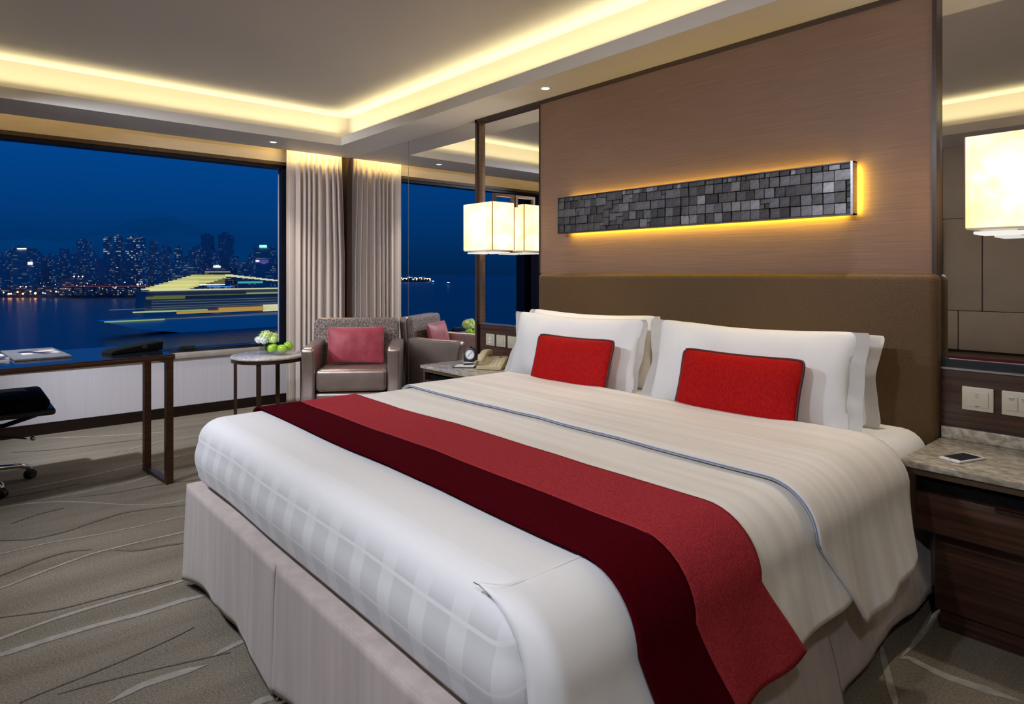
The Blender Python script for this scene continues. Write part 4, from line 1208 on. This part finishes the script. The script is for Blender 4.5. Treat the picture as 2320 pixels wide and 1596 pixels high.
# black case, folder and magazine
cse = thing('leather_case', 'long black case lying on the glass desk', 'case', (1.60, -2.105, DZT), R_(112))
prism('body', [(-0.155, 0.0), (0.150, 0.0), (0.155, 0.050), (0.09, 0.046), (-0.10, 0.030), (-0.145, 0.024), (-0.158, 0.012)], 'y', -0.05, 0.05, 'black_fabric', cse, 0.008, 3)
box('clasp', 0.02, 0.05, -0.053, -0.049, 0.02, 0.035, 'black_plastic', cse, 0.001)
fo = thing('folder', 'grey leather desk folder with printed card on the glass desk', 'folder', (1.405, -2.555, DZT), R_(4))
box('cover', -0.27, 0.27, -0.125, 0.125, 0.0, 0.012, 'grey_leather', fo, 0.003)
box('printed_card', -0.13, 0.07, -0.065, 0.105, 0.012, 0.0132, 'magazine_print', fo)
mg = thing('magazine', 'black and white magazine beside the grey folder on the desk', 'magazine', (1.42, -2.80, DZT), R_(5))
box('cover', -0.20, 0.20, -0.105, 0.105, 0.010, 0.014, 'magazine_photo', mg)
box('pages', -0.199, 0.199, -0.104, 0.104, 0.0, 0.010, 'paper_white', mg)

# ================================================================== OFFICE CHAIR
oc = thing('office_chair', 'black swivel office chair with chrome star base at the desk', 'office chair', (1.278, -2.856, 0.0))
bm = bmesh.new(); bbox(bm, -0.25, 0.27, -0.26, 0.36, 0.45, 0.515, 0.030, 4); link('seat_cushion', bm, 'black_fabric', oc, 50)
bm = bmesh.new(); bbox(bm, -0.24, 0.27, -0.25, 0.385, 0.415, 0.452, 0.016, 4); link('seat_shell', bm, 'black_plastic', oc, 50)
tube('arm_bracket', [(0.20, 0.30, 0.415), (0.12, 0.16, 0.36), (0.0, 0.0, 0.345)], 0.013, 'black_plastic', oc, 10)
box('mechanism', -0.09, 0.09, -0.09, 0.09, 0.33, 0.40, 'black_plastic', oc, 0.01)
lathe('column', [(0.0, 0.07), (0.03, 0.07), (0.03, 0.2), (0.019, 0.2), (0.019, 0.35), (0.0, 0.35)], 'black_plastic', oc, 20)
tube('lever', [(0.0, 0.0, 0.335), (0.0, 0.12, 0.29), (0.014, 0.27, 0.252)], 0.005, 'black_plastic', oc, 8)
bm = bmesh.new(); bmesh.ops.create_uvsphere(bm, u_segments=16, v_segments=10, radius=0.0145, matrix=Matrix.Translation((0.016, 0.30, 0.25))); link('lever_knob', bm, 'chrome', oc, 60)
for k in range(5):
    an = R_(101.8 - 72 * k)
    c, s = math.cos(an), math.sin(an)
    pts = [(0.03 * c, 0.03 * s, 0.100), (0.15 * c, 0.15 * s, 0.098), (0.25 * c, 0.25 * s, 0.088), (0.292 * c, 0.292 * s, 0.070), (0.300 * c, 0.300 * s, 0.056)]
    tube('base_leg', pts, [0.020, 0.016, 0.015, 0.015, 0.012], 'chrome', oc, 10)
    bm = bmesh.new()
    px_, py_ = 0.298 * c, 0.298 * s
    for sg in (-1, 1):
        add_lathe(bm, [(0.0, -0.009), (0.024, -0.009), (0.027, 0.0), (0.024, 0.009), (0.0, 0.009)], 18)
        vsn = [v_ for v_ in bm.verts if not v_.tag]
        bmesh.ops.rotate(bm, verts=vsn, cent=(0, 0, 0), matrix=Matrix.Rotation(PI / 2, 3, 'X'))
        bmesh.ops.translate(bm, verts=vsn, vec=(0, sg * 0.013, 0.027))
        bmesh.ops.rotate(bm, verts=vsn, cent=(0, 0, 0), matrix=Matrix.Rotation(an + 0.6, 3, 'Z'))
        bmesh.ops.translate(bm, verts=vsn, vec=(px_, py_, 0))
        for v_ in bm.verts: v_.tag = True
    bbox(bm, px_ - 0.02, px_ + 0.02, py_ - 0.02, py_ + 0.02, 0.034, 0.058, 0.006, 2)
    bmesh.ops.recalc_face_normals(bm, faces=bm.faces)
    link('caster', bm, 'black_plastic', oc, 40)
# backrest faces the desk from the far side of the seat
def bfn(a_, b_):
    w_ = -0.22 + 0.44 * a_; z_ = 0.52 + 0.45 * b_
    return Vector((w_, -0.27 - 0.05 * b_ + 0.25 * w_ * w_, z_))
grid('backrest', 14, 14, bfn, 'black_fabric', oc, 60, 0.04)
tube('back_bar', [(0, -0.05, 0.36), (0, -0.26, 0.38), (0, -0.31, 0.55)], 0.016, 'black_plastic', oc, 8)

# ================================================================== OUTSIDE: HARBOUR AT DUSK
ZW = -40.0
def far_mat(name, base, rough=0.8, base2=None, sc_=(0.02, 0.02, 0.02)):
    return mat(name, base, rough, base2=base2 or tuple(min(1, c * 1.2) for c in base), scale=sc_, detail=4)
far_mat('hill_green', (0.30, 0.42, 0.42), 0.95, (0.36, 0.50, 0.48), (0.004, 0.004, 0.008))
m = mat('sea', (0.004, 0.020, 0.055), 0.28, base2=(0.006, 0.026, 0.066), scale=(0.01, 0.01, 1), detail=3)
far_mat('hull_white', (0.80, 0.86, 0.92), 0.5)
far_mat('ship_dark', (0.22, 0.24, 0.28), 0.6)
far_mat('quay', (0.16, 0.16, 0.17), 0.9)
for nm, c, s in (('glow_orange', (1.0, 0.42, 0.12), 14), ('glow_warm', (1.0, 0.75, 0.40), 6), ('glow_white', (0.9, 0.95, 1.0), 5), ('glow_yellow', (0.80, 0.78, 0.22), 0.85),
                 ('glow_pale', (0.80, 0.82, 0.50), 0.9), ('glow_amber', (0.75, 0.45, 0.10), 0.62), ('glow_cyan', (0.12, 0.70, 0.72), 0.55), ('glow_blue', (0.10, 0.32, 0.90), 0.8),
                 ('glow_green', (0.20, 1.0, 0.55), 2.6), ('glow_sign', (1.0, 0.85, 0.92), 1.4), ('glow_red', (0.50, 0.14, 0.20), 0.30), ('glow_olive', (0.30, 0.34, 0.10), 0.4),
                 ('glow_violet', (0.16, 0.12, 0.60), 0.55), ('glow_dim', (0.30, 0.45, 0.60), 0.35), ('glow_lime', (0.55, 0.85, 0.35), 0.55)):
    emit_mat(nm, c, s, False)
def tower_mat(name, base, lit, col_a, col_b, strength, cell=(3.4, 3.4, 3.4)):
    m, t, p = new_mat(name)
    m.cycles.emission_sampling = 'NONE'
    N = t.nodes
    p.inputs['Base Color'].default_value = (*base, 1); p.inputs['Roughness'].default_value = 0.7
    tcn = N.new('ShaderNodeTexCoord')
    dv = N.new('ShaderNodeVectorMath'); dv.operation = 'DIVIDE'; dv.inputs[1].default_value = cell
    oi = N.new('ShaderNodeObjectInfo')
    adv = N.new('ShaderNodeVectorMath'); adv.operation = 'ADD'; adv.inputs[1].default_value = (0.37, 0.37, 0.2)
    fl = N.new('ShaderNodeVectorMath'); fl.operation = 'FLOOR'
    t.links.new(tcn.outputs['Object'], dv.inputs[0]); t.links.new(dv.outputs[0], adv.inputs[0]); t.links.new(adv.outputs[0], fl.inputs[0])
    wn = N.new('ShaderNodeTexWhiteNoise'); wn.noise_dimensions = '4D'
    t.links.new(fl.outputs[0], wn.inputs['Vector'])
    ml = N.new('ShaderNodeMath'); ml.operation = 'MULTIPLY'; ml.inputs[1].default_value = 97.0
    t.links.new(oi.outputs['Random'], ml.inputs[0]); t.links.new(ml.outputs[0], wn.inputs['W'])
    gt = N.new('ShaderNodeMath'); gt.operation = 'GREATER_THAN'; gt.inputs[1].default_value = 1 - lit
    t.links.new(wn.outputs['Value'], gt.inputs[0])
    fr_ = N.new('ShaderNodeVectorMath'); fr_.operation = 'FRACTION'; t.links.new(adv.outputs[0], fr_.inputs[0])
    sp = N.new('ShaderNodeSeparateXYZ'); t.links.new(fr_.outputs[0], sp.inputs[0])
    zz = N.new('ShaderNodeMath'); zz.operation = 'LESS_THAN'; zz.inputs[1].default_value = 0.55; t.links.new(sp.outputs['Z'], zz.inputs[0])
    m1 = N.new('ShaderNodeMath'); m1.operation = 'MULTIPLY'; t.links.new(gt.outputs[0], m1.inputs[0]); t.links.new(zz.outputs[0], m1.inputs[1])
    pw = N.new('ShaderNodeMath'); pw.operation = 'POWER'; pw.inputs[1].default_value = 2.5
    sc2 = N.new('ShaderNodeSeparateColor'); t.links.new(wn.outputs['Color'], sc2.inputs[0]); t.links.new(sc2.outputs[1], pw.inputs[0])
    m2 = N.new('ShaderNodeMath'); m2.operation = 'MULTIPLY'; t.links.new(m1.outputs[0], m2.inputs[0]); t.links.new(pw.outputs[0], m2.inputs[1])
    m3 = N.new('ShaderNodeMath'); m3.operation = 'MULTIPLY'; m3.inputs[1].default_value = strength; t.links.new(m2.outputs[0], m3.inputs[0])
    mx = N.new('ShaderNodeMix'); mx.data_type = 'RGBA'; mx.inputs[6].default_value = (*col_a, 1); mx.inputs[7].default_value = (*col_b, 1)
    t.links.new(sc2.outputs[0], mx.inputs[0]); t.links.new(mx.outputs[2], p.inputs['Emission Color']); t.links.new(m3.outputs[0], p.inputs['Emission Strength'])
    return m
tower_mat('tower_office', (0.34, 0.42, 0.48), 0.55, (0.35, 0.65, 0.70), (0.55, 0.70, 0.60), 0.13, (9, 9, 3.6))
tower_mat('tower_flats', (0.36, 0.44, 0.52), 0.30, (0.45, 0.75, 1.0), (0.85, 0.90, 0.65), 0.16)
tower_mat('tower_bright', (0.34, 0.42, 0.50), 0.30, (0.55, 0.85, 1.0), (1.0, 0.95, 0.60), 0.5, (4.5, 4.5, 4.5))
tower_mat('tower_rose', (0.44, 0.38, 0.46), 0.25, (0.55, 0.45, 0.65), (0.65, 0.50, 0.55), 0.06, (3.4, 3.4, 7))
tower_mat('tower_grid', (0.30, 0.38, 0.42), 0.80, (0.55, 0.75, 0.55), (0.75, 0.85, 0.50), 0.22, (5, 5, 4))
tower_mat('podium', (0.26, 0.25, 0.30), 0.45, (0.5, 0.7, 0.9), (1.0, 0.75, 0.45), 0.25, (5, 5, 3.5))

sea = struct(box('floor_outside', -14000, 600, -9000, 9000, ZW - 3, ZW, 'sea'))
sea.name = 'sea'
def hill(name, pts, d, depth, seed):
    """ridge whose skyline passes through the given picture bearings, modelled as a rounded mass"""
    bm = bmesh.new()
    n = len(pts); G = []
    steps = []
    for i in range(n - 1):
        for k in range(10):
            q = k / 10
            steps.append((pts[i][0] + (pts[i + 1][0] - pts[i][0]) * q, pts[i][1] + (pts[i + 1][1] - pts[i][1]) * q))
    steps.append(pts[-1])
    for u_, v_ in steps:
        top = at(u_, v_, d)
        b0 = at(u_, v_, d - depth); b1 = at(u_, v_, d + depth)
        hgt = top.z - ZW
        row = []
        for k in range(9):
            q = k / 8
            p_ = b0 + (b1 - b0) * q
            hh = math.sin(PI * q) ** 0.9
            jit = hgt * 0.06 * noise.noise(Vector((p_.x * 0.006, p_.y * 0.006, seed)))
            row.append(bm.verts.new((p_.x, p_.y, ZW - 2 + (hgt + jit) * hh)))
        G.append(row)
    for a_, b_ in zip(G, G[1:]):
        for k in range(8): bm.faces.new((a_[k], a_[k + 1], b_[k + 1], b_[k]))
    bmesh.ops.recalc_face_normals(bm, faces=bm.faces)
    return struct(link(name, bm, 'hill_green', None, 60))
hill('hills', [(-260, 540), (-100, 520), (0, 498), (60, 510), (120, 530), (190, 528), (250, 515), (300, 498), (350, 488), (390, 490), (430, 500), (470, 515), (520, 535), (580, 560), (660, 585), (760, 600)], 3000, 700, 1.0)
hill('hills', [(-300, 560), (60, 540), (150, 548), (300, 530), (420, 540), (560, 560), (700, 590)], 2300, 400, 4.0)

rng = random.Random(21)
def tower(u0, u1, vt, d, material, label, group='harbour towers', extra=None):
    a_, b_ = at(u0, 620, d), at(u1, 620, d)
    wd = (b_ - a_).length
    ztop = H + (620 - vt) / F * d
    c = (a_ + b_) / 2
    dp = min(26, wd * rng.uniform(0.7, 1.0))
    t_o = thing('tower', label, 'building', (c.x, c.y, ZW), YAW, group)
    hh = ztop - ZW
    box('block', -wd / 2, wd / 2, 0, dp, 0, hh, material, t_o)
    k = rng.random()
    if k < 0.6:
        box('roof_house', -wd * 0.25, wd * 0.2, dp * 0.2, dp * 0.7, hh, hh + 4 + 4 * k, material, t_o)
    return t_o, wd, hh, dp
specs = [  # u0,u1,vtop,d,material,descr
    (-40, -12, 575, 1250, 'tower_flats'), (-10, 12, 590, 1250, 'tower_flats'), (11, 24, 565, 1300, 'tower_flats'), (25, 62, 562, 1230, 'tower_office'), (63, 75, 594, 1220, 'tower_flats'),
    (75, 87, 581, 1350, 'tower_flats'), (88, 100, 584, 1330, 'tower_rose'), (101, 117, 580, 1360, 'tower_flats'), (118, 132, 583, 1320, 'tower_flats'), (134, 148, 563, 1380, 'tower_flats'),
    (149, 171, 576, 1340, 'tower_flats'), (173, 197, 546, 1400, 'tower_flats'), (198, 214, 574, 1350, 'tower_flats'), (215, 233, 592, 1250, 'tower_rose'), (234, 247, 536, 1420, 'tower_bright'),
    (248, 257, 562, 1400, 'tower_flats'), (258, 272, 536, 1420, 'tower_bright'), (273, 283, 572, 1380, 'tower_rose'), (284, 304, 539, 1420, 'tower_bright'), (307, 322, 538, 1420, 'tower_bright'),
    (323, 336, 577, 1380, 'tower_flats'), (338, 351, 547, 1450, 'tower_flats'), (352, 365, 572, 1380, 'tower_flats'), (367, 382, 558, 1450, 'tower_flats'), (384, 394, 600, 1250, 'tower_rose'),
    (395, 408, 562, 1400, 'tower_bright'), (409, 424, 580, 1380, 'tower_flats'), (386, 436, 606, 1200, 'tower_grid'), (426, 440, 566, 1450, 'tower_flats'), (441, 454, 560, 1450, 'tower_flats'),
    (455, 478, 533, 1500, 'tower_rose'), (479, 491, 566, 1450, 'tower_flats'), (494, 520, 532, 1500, 'tower_rose'), (464, 522, 606, 1200, 'podium'), (522, 536, 580, 1430, 'tower_flats'),
    (539, 562, 592, 1220, 'tower_flats'), (562, 574, 578, 1400, 'tower_flats'), (575, 614, 560, 1180, 'tower_office'), (616, 636, 590, 1250, 'tower_rose'), (640, 670, 570, 1300, 'tower_flats'),
    (135, 205, 632, 1130, 'podium'), (206, 250, 645, 1165, 'podium'), (252, 330, 648, 1140, 'podium'), (20, 130, 648, 1160, 'podium'), (-60, 18, 652, 1130, 'podium'), (334, 470, 652, 1168, 'podium')]
lab = {'tower_flats': 'pale apartment tower with small lit windows across the harbour', 'tower_rose': 'rosy concrete tower with dim windows across the harbour',
       'tower_bright': 'tall slim tower with bright scattered windows across the harbour', 'tower_office': 'wide office tower with rows of teal windows across the harbour',
       'tower_grid': 'low block with an even grid of green lit windows across the harbour', 'podium': 'low waterfront block with mixed lit windows across the harbour'}
for i, (u0, u1, vt, d, mm) in enumerate(specs):
    L_ = lab[mm]; g_ = {'tower_flats': 'pale harbour towers', 'tower_rose': 'rosy harbour towers', 'tower_bright': 'bright slim harbour towers', 'podium': 'waterfront blocks'}.get(mm)
    if i == 3: L_ = 'office tower with a white roof light line and two masts across the harbour'; g_ = None
    if i == 4: L_ = 'narrow tower with a white square sign on its roof across the harbour'; g_ = None
    if i == 33: L_ = 'low block with a white roof sign and a light line, behind the ship'; g_ = None
    if i == 37: L_ = 'office tower with a green roof sign and violet sign across the harbour'; g_ = None
    t_o, wd, hh, dp = tower(u0, u1, vt, d, mm, L_, g_)
    px = d / F
    if i == 3:
        box('light_line', -wd * 0.1, wd * 0.42, -1, 0, hh - 2.2, hh - 0.6, 'glow_white', t_o)
        box('mast', -wd * 0.45, -wd * 0.42, 2, 3, hh, hh + 9, 'hull_white', t_o); box('mast', wd * 0.40, wd * 0.43, 2, 3, hh, hh + 9, 'hull_white', t_o)
    if i == 4: box('sign', -5 * px, 5 * px, -1.5, 0, hh - 6 * px, hh + 0.2 * px, 'glow_sign', t_o)
    if i == 33:
        bm = bmesh.new()
        xx = -9 * px
        for k, (w_, h_) in enumerate(((2.2, 4), (2.6, 3.2), (1.8, 5), (2.4, 3.4), (1.2, 5.5), (2.2, 3.6), (2.4, 3.2))):
            bbox(bm, xx, xx + w_ * px, -1, 0, hh, hh + h_ * px); xx += (w_ + 0.15) * px
        link('roof_sign', bm, 'glow_white', t_o)
        box('light_line', -wd / 2, wd / 2, -1, 0, hh - 11 * px, hh - 10 * px, 'glow_pale', t_o)
    if i == 37:
        box('roof_sign', -6 * px, 10 * px, -1.5, 0, hh - 1 * px, hh + 4.5 * px, 'glow_green', t_o)
        box('violet_sign', -16 * px, 14 * px, -1, 0, hh - 36 * px, hh - 29 * px, 'glow_violet', t_o)
        box('sign_text', -14 * px, -7 * px, -1.6, -1, hh - 33 * px, hh - 30 * px, 'glow_white', t_o)
        box('sign_text', -1 * px, 8 * px, -1.6, -1, hh - 38 * px, hh - 36 * px, 'glow_dim', t_o)
    if mm == 'tower_bright' : box('crown_light', -wd * 0.35, wd * 0.35, -0.8, 0, hh - 2.5, hh - 1.2, 'glow_dim', t_o)
# background rows to fill the skyline
for k in range(46):
    u_ = -60 + 15.4 * k + rng.uniform(0, 4); w_ = rng.uniform(8, 11)
    tower(u_, u_ + w_, rng.uniform(566, 615), 1560 if k % 2 else 1700, rng.choice(['tower_flats', 'tower_flats', 'tower_rose']),
          'distant tower in the crowded back row below the hills', 'back row harbour towers')
# quay and expressway
q0, q1 = at(-120, 620, 1110), at(700, 620, 1110)
c = (q0 + q1) / 2
qy = thing('quay_wall', 'dark quay along the far harbour shore', 'quay', (c.x, c.y, ZW), YAW)
box('wall', -(q1 - q0).length / 2, (q1 - q0).length / 2, 0, 8, 0, 3.0, 'quay', qy)
box('coping', -(q1 - q0).length / 2, (q1 - q0).length / 2, -1, 0, 3.0, 3.6, 'quay', qy)
e0, e1 = at(148, 620, 1095), at(345, 620, 1095)
c = (e0 + e1) / 2
ln = (e1 - e0).length
ex = thing('expressway', 'elevated expressway with a red light line along the far shore', 'expressway', (c.x, c.y, ZW), YAW)
box('deck', -ln / 2, ln / 2, 0, 10, 17.5, 19.0, 'quay', ex)
box('light_line', -ln / 2, ln / 2, -0.6, 0, 18.6, 20.0, 'glow_red', ex)
for k in range(8): box('pier', -ln / 2 + ln * (k + 0.5) / 8 - 1, -ln / 2 + ln * (k + 0.5) / 8 + 1, 3, 6, 0, 17.5, 'quay', ex)
# quay lamps
def quay_lamp(u_, v_, d, material, size, label, group):
    p_ = at(u_, v_, d)
    t_o = thing('quay_lamp', label, 'street lamp', (p_.x, p_.y, ZW), 0, group)
    hh = p_.z - ZW
    tube('post', [(0, 0, 0), (0, 0, hh)], 0.25, 'quay', t_o, 6)
    bm = bmesh.new(); bmesh.ops.create_icosphere(bm, subdivisions=1, radius=size, matrix=Matrix.Translation((0, 0, hh))); link('lantern', bm, material, t_o)
for u_, v_, s in ((8, 663, 1.1), (20, 666, 1.5), (25, 666, 1.4), (40, 662, 1.4), (52, 666, 1.5), (69, 661, 1.3), (80, 665, 1.9), (46, 650, 1.0)):
    quay_lamp(u_, v_, 1090, 'glow_orange', s, 'orange street lamp on the far quay', 'orange quay lamps')
for k in range(30):
    u_ = 90 + 8.2 * k + rng.uniform(0, 4)
    quay_lamp(u_, rng.uniform(640, 664), 1088, rng.choice(['glow_warm', 'glow_white', 'glow_white']), rng.uniform(0.35, 0.65), 'small pale lamp on the far waterfront', 'pale waterfront lamps')
for u_, v_, s in ((97, 664, 1.0), (102, 665, 1.0), (127, 661, 1.3), (312, 645, 1.6), (318, 644, 1.0), (283, 640, 0.9), (261, 653, 1.0), (59, 650, 1.1), (168, 627, 1.2), (178, 627, 1.0), (187, 627, 1.1)):
    quay_lamp(u_, v_, 1086, 'glow_white' if s != 1.3 else 'glow_warm', s, 'bright white lamp on the far waterfront', 'white waterfront lamps')

# ---- cruise ship (at rest)
pa, pb = at(318, 620, 428), at(745, 620, 528)
pa.z = pb.z = ZW
sd = (pb - pa); SL = sd.length; ang = math.atan2(sd.y, sd.x)
ship = thing('cruise_ship', 'large cruise ship with yellow lit decks lying in the harbour', 'ship', pa, ang)
def su(u_):   # picture bearing -> distance along the hull line
    r_ = ray(u_, 620)
    det = r_.x * (-sd.y) - r_.y * (-sd.x)
    bx_, by_ = pa.x - CX, pa.y - CY
    q = (r_.x * by_ - r_.y * bx_) / det
    return q * SL
def sz(u_, v_):
    p_ = pa + sd * (su(u_) / SL)
    d = (p_.x - CX) * VX + (p_.y - CY) * VY
    return H + (620 - v_) / F * d - ZW
wid = 24
x0 = su(300)
hullp = [(su(410), 0.0), (SL, 0.0), (SL + 8, sz(640, 706)), (su(240), sz(300, 728)), (su(300), sz(300, 745)), (su(360), 2.0)]
prism('hull', hullp, 'y', 0.0, wid, 'hull_white', ship, 0, 1, None)
zP0, zP1 = sz(480, 708), sz(480, 700)
box('superstructure', su(330), SL, 1.5, wid - 1.5, zP1 - 1, sz(450, 659), 'ship_dark', ship)
def strip(name, u0, u1, va, vb, material, y=-0.6, y2=0.0):
    um = (u0 + u1) / 2
    return box(name, su(u0), su(u1), y, y2, sz(um, vb), sz(um, va), material, ship)
strip('deck_lights', 302, 470, 704, 706.8, 'glow_lime'); strip('deck_lights', 400, 640, 702, 707, 'glow_amber'); strip('deck_lights', 495, 640, 695, 702, 'glow_amber')
strip('deck_lights', 596, 640, 690, 705, 'glow_pale'); strip('deck_lights', 300, 400, 705, 706.5, 'glow_pale'); strip('deck_lights', 247, 330, 700.8, 702, 'glow_dim')
strip('deck_lights', 236, 372, 725.5, 728, 'glow_lime', -0.8); strip('deck_lights', 340, 640, 654.5, 657.2, 'glow_pale', 0.6, 1.5)
strip('deck_lights', 350, 640, 667.5, 669, 'glow_olive', 0.6, 1.5); strip('deck_lights', 560, 640, 663, 665, 'glow_lime', 0.6, 1.5); strip('deck_lights', 332, 420, 672, 678, 'glow_olive', 0.6, 1.5)
for v_ in (678.5, 684, 690, 694): strip('deck_lights', 345, 640, v_, v_ + 0.9, 'glow_dim', 0.6, 1.5)
strip('hull_line', 300, 640, 718, 719.2, 'glow_dim', -0.4)
# stepped glowing slabs standing in for motion-blurred light strings
NT = 12
for k in range(NT):
    q = k / NT
    ua, ub = 340 + (462 - 340) * q, 432 + (548 - 432) * q
    va = 657 - (657 - 622) * q; vb = va - 35 / NT
    strip('light_string_slab', ua, ub, vb + 0.8, va, 'glow_yellow' if k % 3 else 'glow_pale', 1.0 + 0.5 * k, 20 - 0.3 * k)
for k in range(9):
    q = k / 9
    ua = 520 + (640 - 520) * q
    va = 622 + (636 - 622) * q
    strip('light_string', ua, ua + 14, va, va + 5 - 2.2 * q, 'glow_pale', 6, 8)
strip('mast_deck', 478, 545, 618, 622, 'ship_dark', 4, 12)
strip('funnel', 500, 512, 632, 655, 'ship_dark', 10, 14)
strip('screen_panel', 459, 517, 632, 643, 'glow_olive', 6, 7); strip('screen_panel', 545, 601, 638, 642.5, 'glow_cyan', 4, 5)
strip('screen_panel', 457, 514, 644.5, 646.2, 'glow_white', 3.5, 4); strip('screen_panel', 473, 532, 648.5, 651, 'glow_blue', 3, 3.5)

# ---- seen in the mirror: distant headland town and two boats
def mat_at(u_, v_, d):
    p_ = at(u_, v_, d); p_.y = -p_.y
    return p_
hl0, hl1 = mat_at(860, 620, 3300), mat_at(972, 620, 3300)
c = (hl0 + hl1) / 2
dv = hl1 - hl0
hd_ = thing('headland_town', 'low headland with a cluster of yellow town lights on the water', 'town', (c.x, c.y, ZW), math.atan2(dv.y, dv.x))
hlen = dv.length
box('shore', -hlen / 2, hlen / 2, 0, 120, 0, 6, 'quay', hd_)
for k in range(56):
    xx = rng.uniform(-hlen * 0.1, hlen / 2); zz = rng.uniform(6, 22)
    box('house', xx - 4, xx + 4, -6 - 3 * rng.random(), 0, 0, zz, rng.choice(['quay', 'quay', 'tower_grid']), hd_)
    s = rng.uniform(3.0, 6.0)
    box('lit_front', xx - s * 1.6, xx + s * 1.6, -12, -10, zz - s, zz + s * 0.3, rng.choice(['glow_warm', 'glow_warm', 'glow_pale', 'glow_amber']), hd_)
def boat(u_, v_, d, ln, label):
    p_ = mat_at(u_, v_, d); p2 = mat_at(u_ + 10, v_, d)
    t_o = thing('boat', label, 'boat', (p_.x, p_.y, ZW), math.atan2(p2.y - p_.y, p2.x - p_.x))
    prism('hull', [(-ln * 0.45, 0), (ln * 0.4, 0), (ln * 0.5, 3), (-ln * 0.5, 3)], 'y', 0, 8, 'hull_white', t_o, 0, 1, None)
    box('cabin', -ln * 0.25, ln * 0.2, 1, 7, 3, 8, 'hull_white', t_o)
    box('cabin_lights', -ln * 0.25, ln * 0.2, 0.5, 1, 4, 6, 'glow_dim', t_o)
    box('deck_lights', -ln * 0.1, ln * 0.1, 0.5, 1, 8, 10, 'glow_white', t_o)
    tube('mast', [(0, 4, 8), (0, 4, 16)], 0.3, 'hull_white', t_o, 6)
boat(981, 641, 2700, 46, 'small lit boat far out beside the headland town')
boat(1016, 645, 2300, 44, 'lit ferry farther from the headland town')
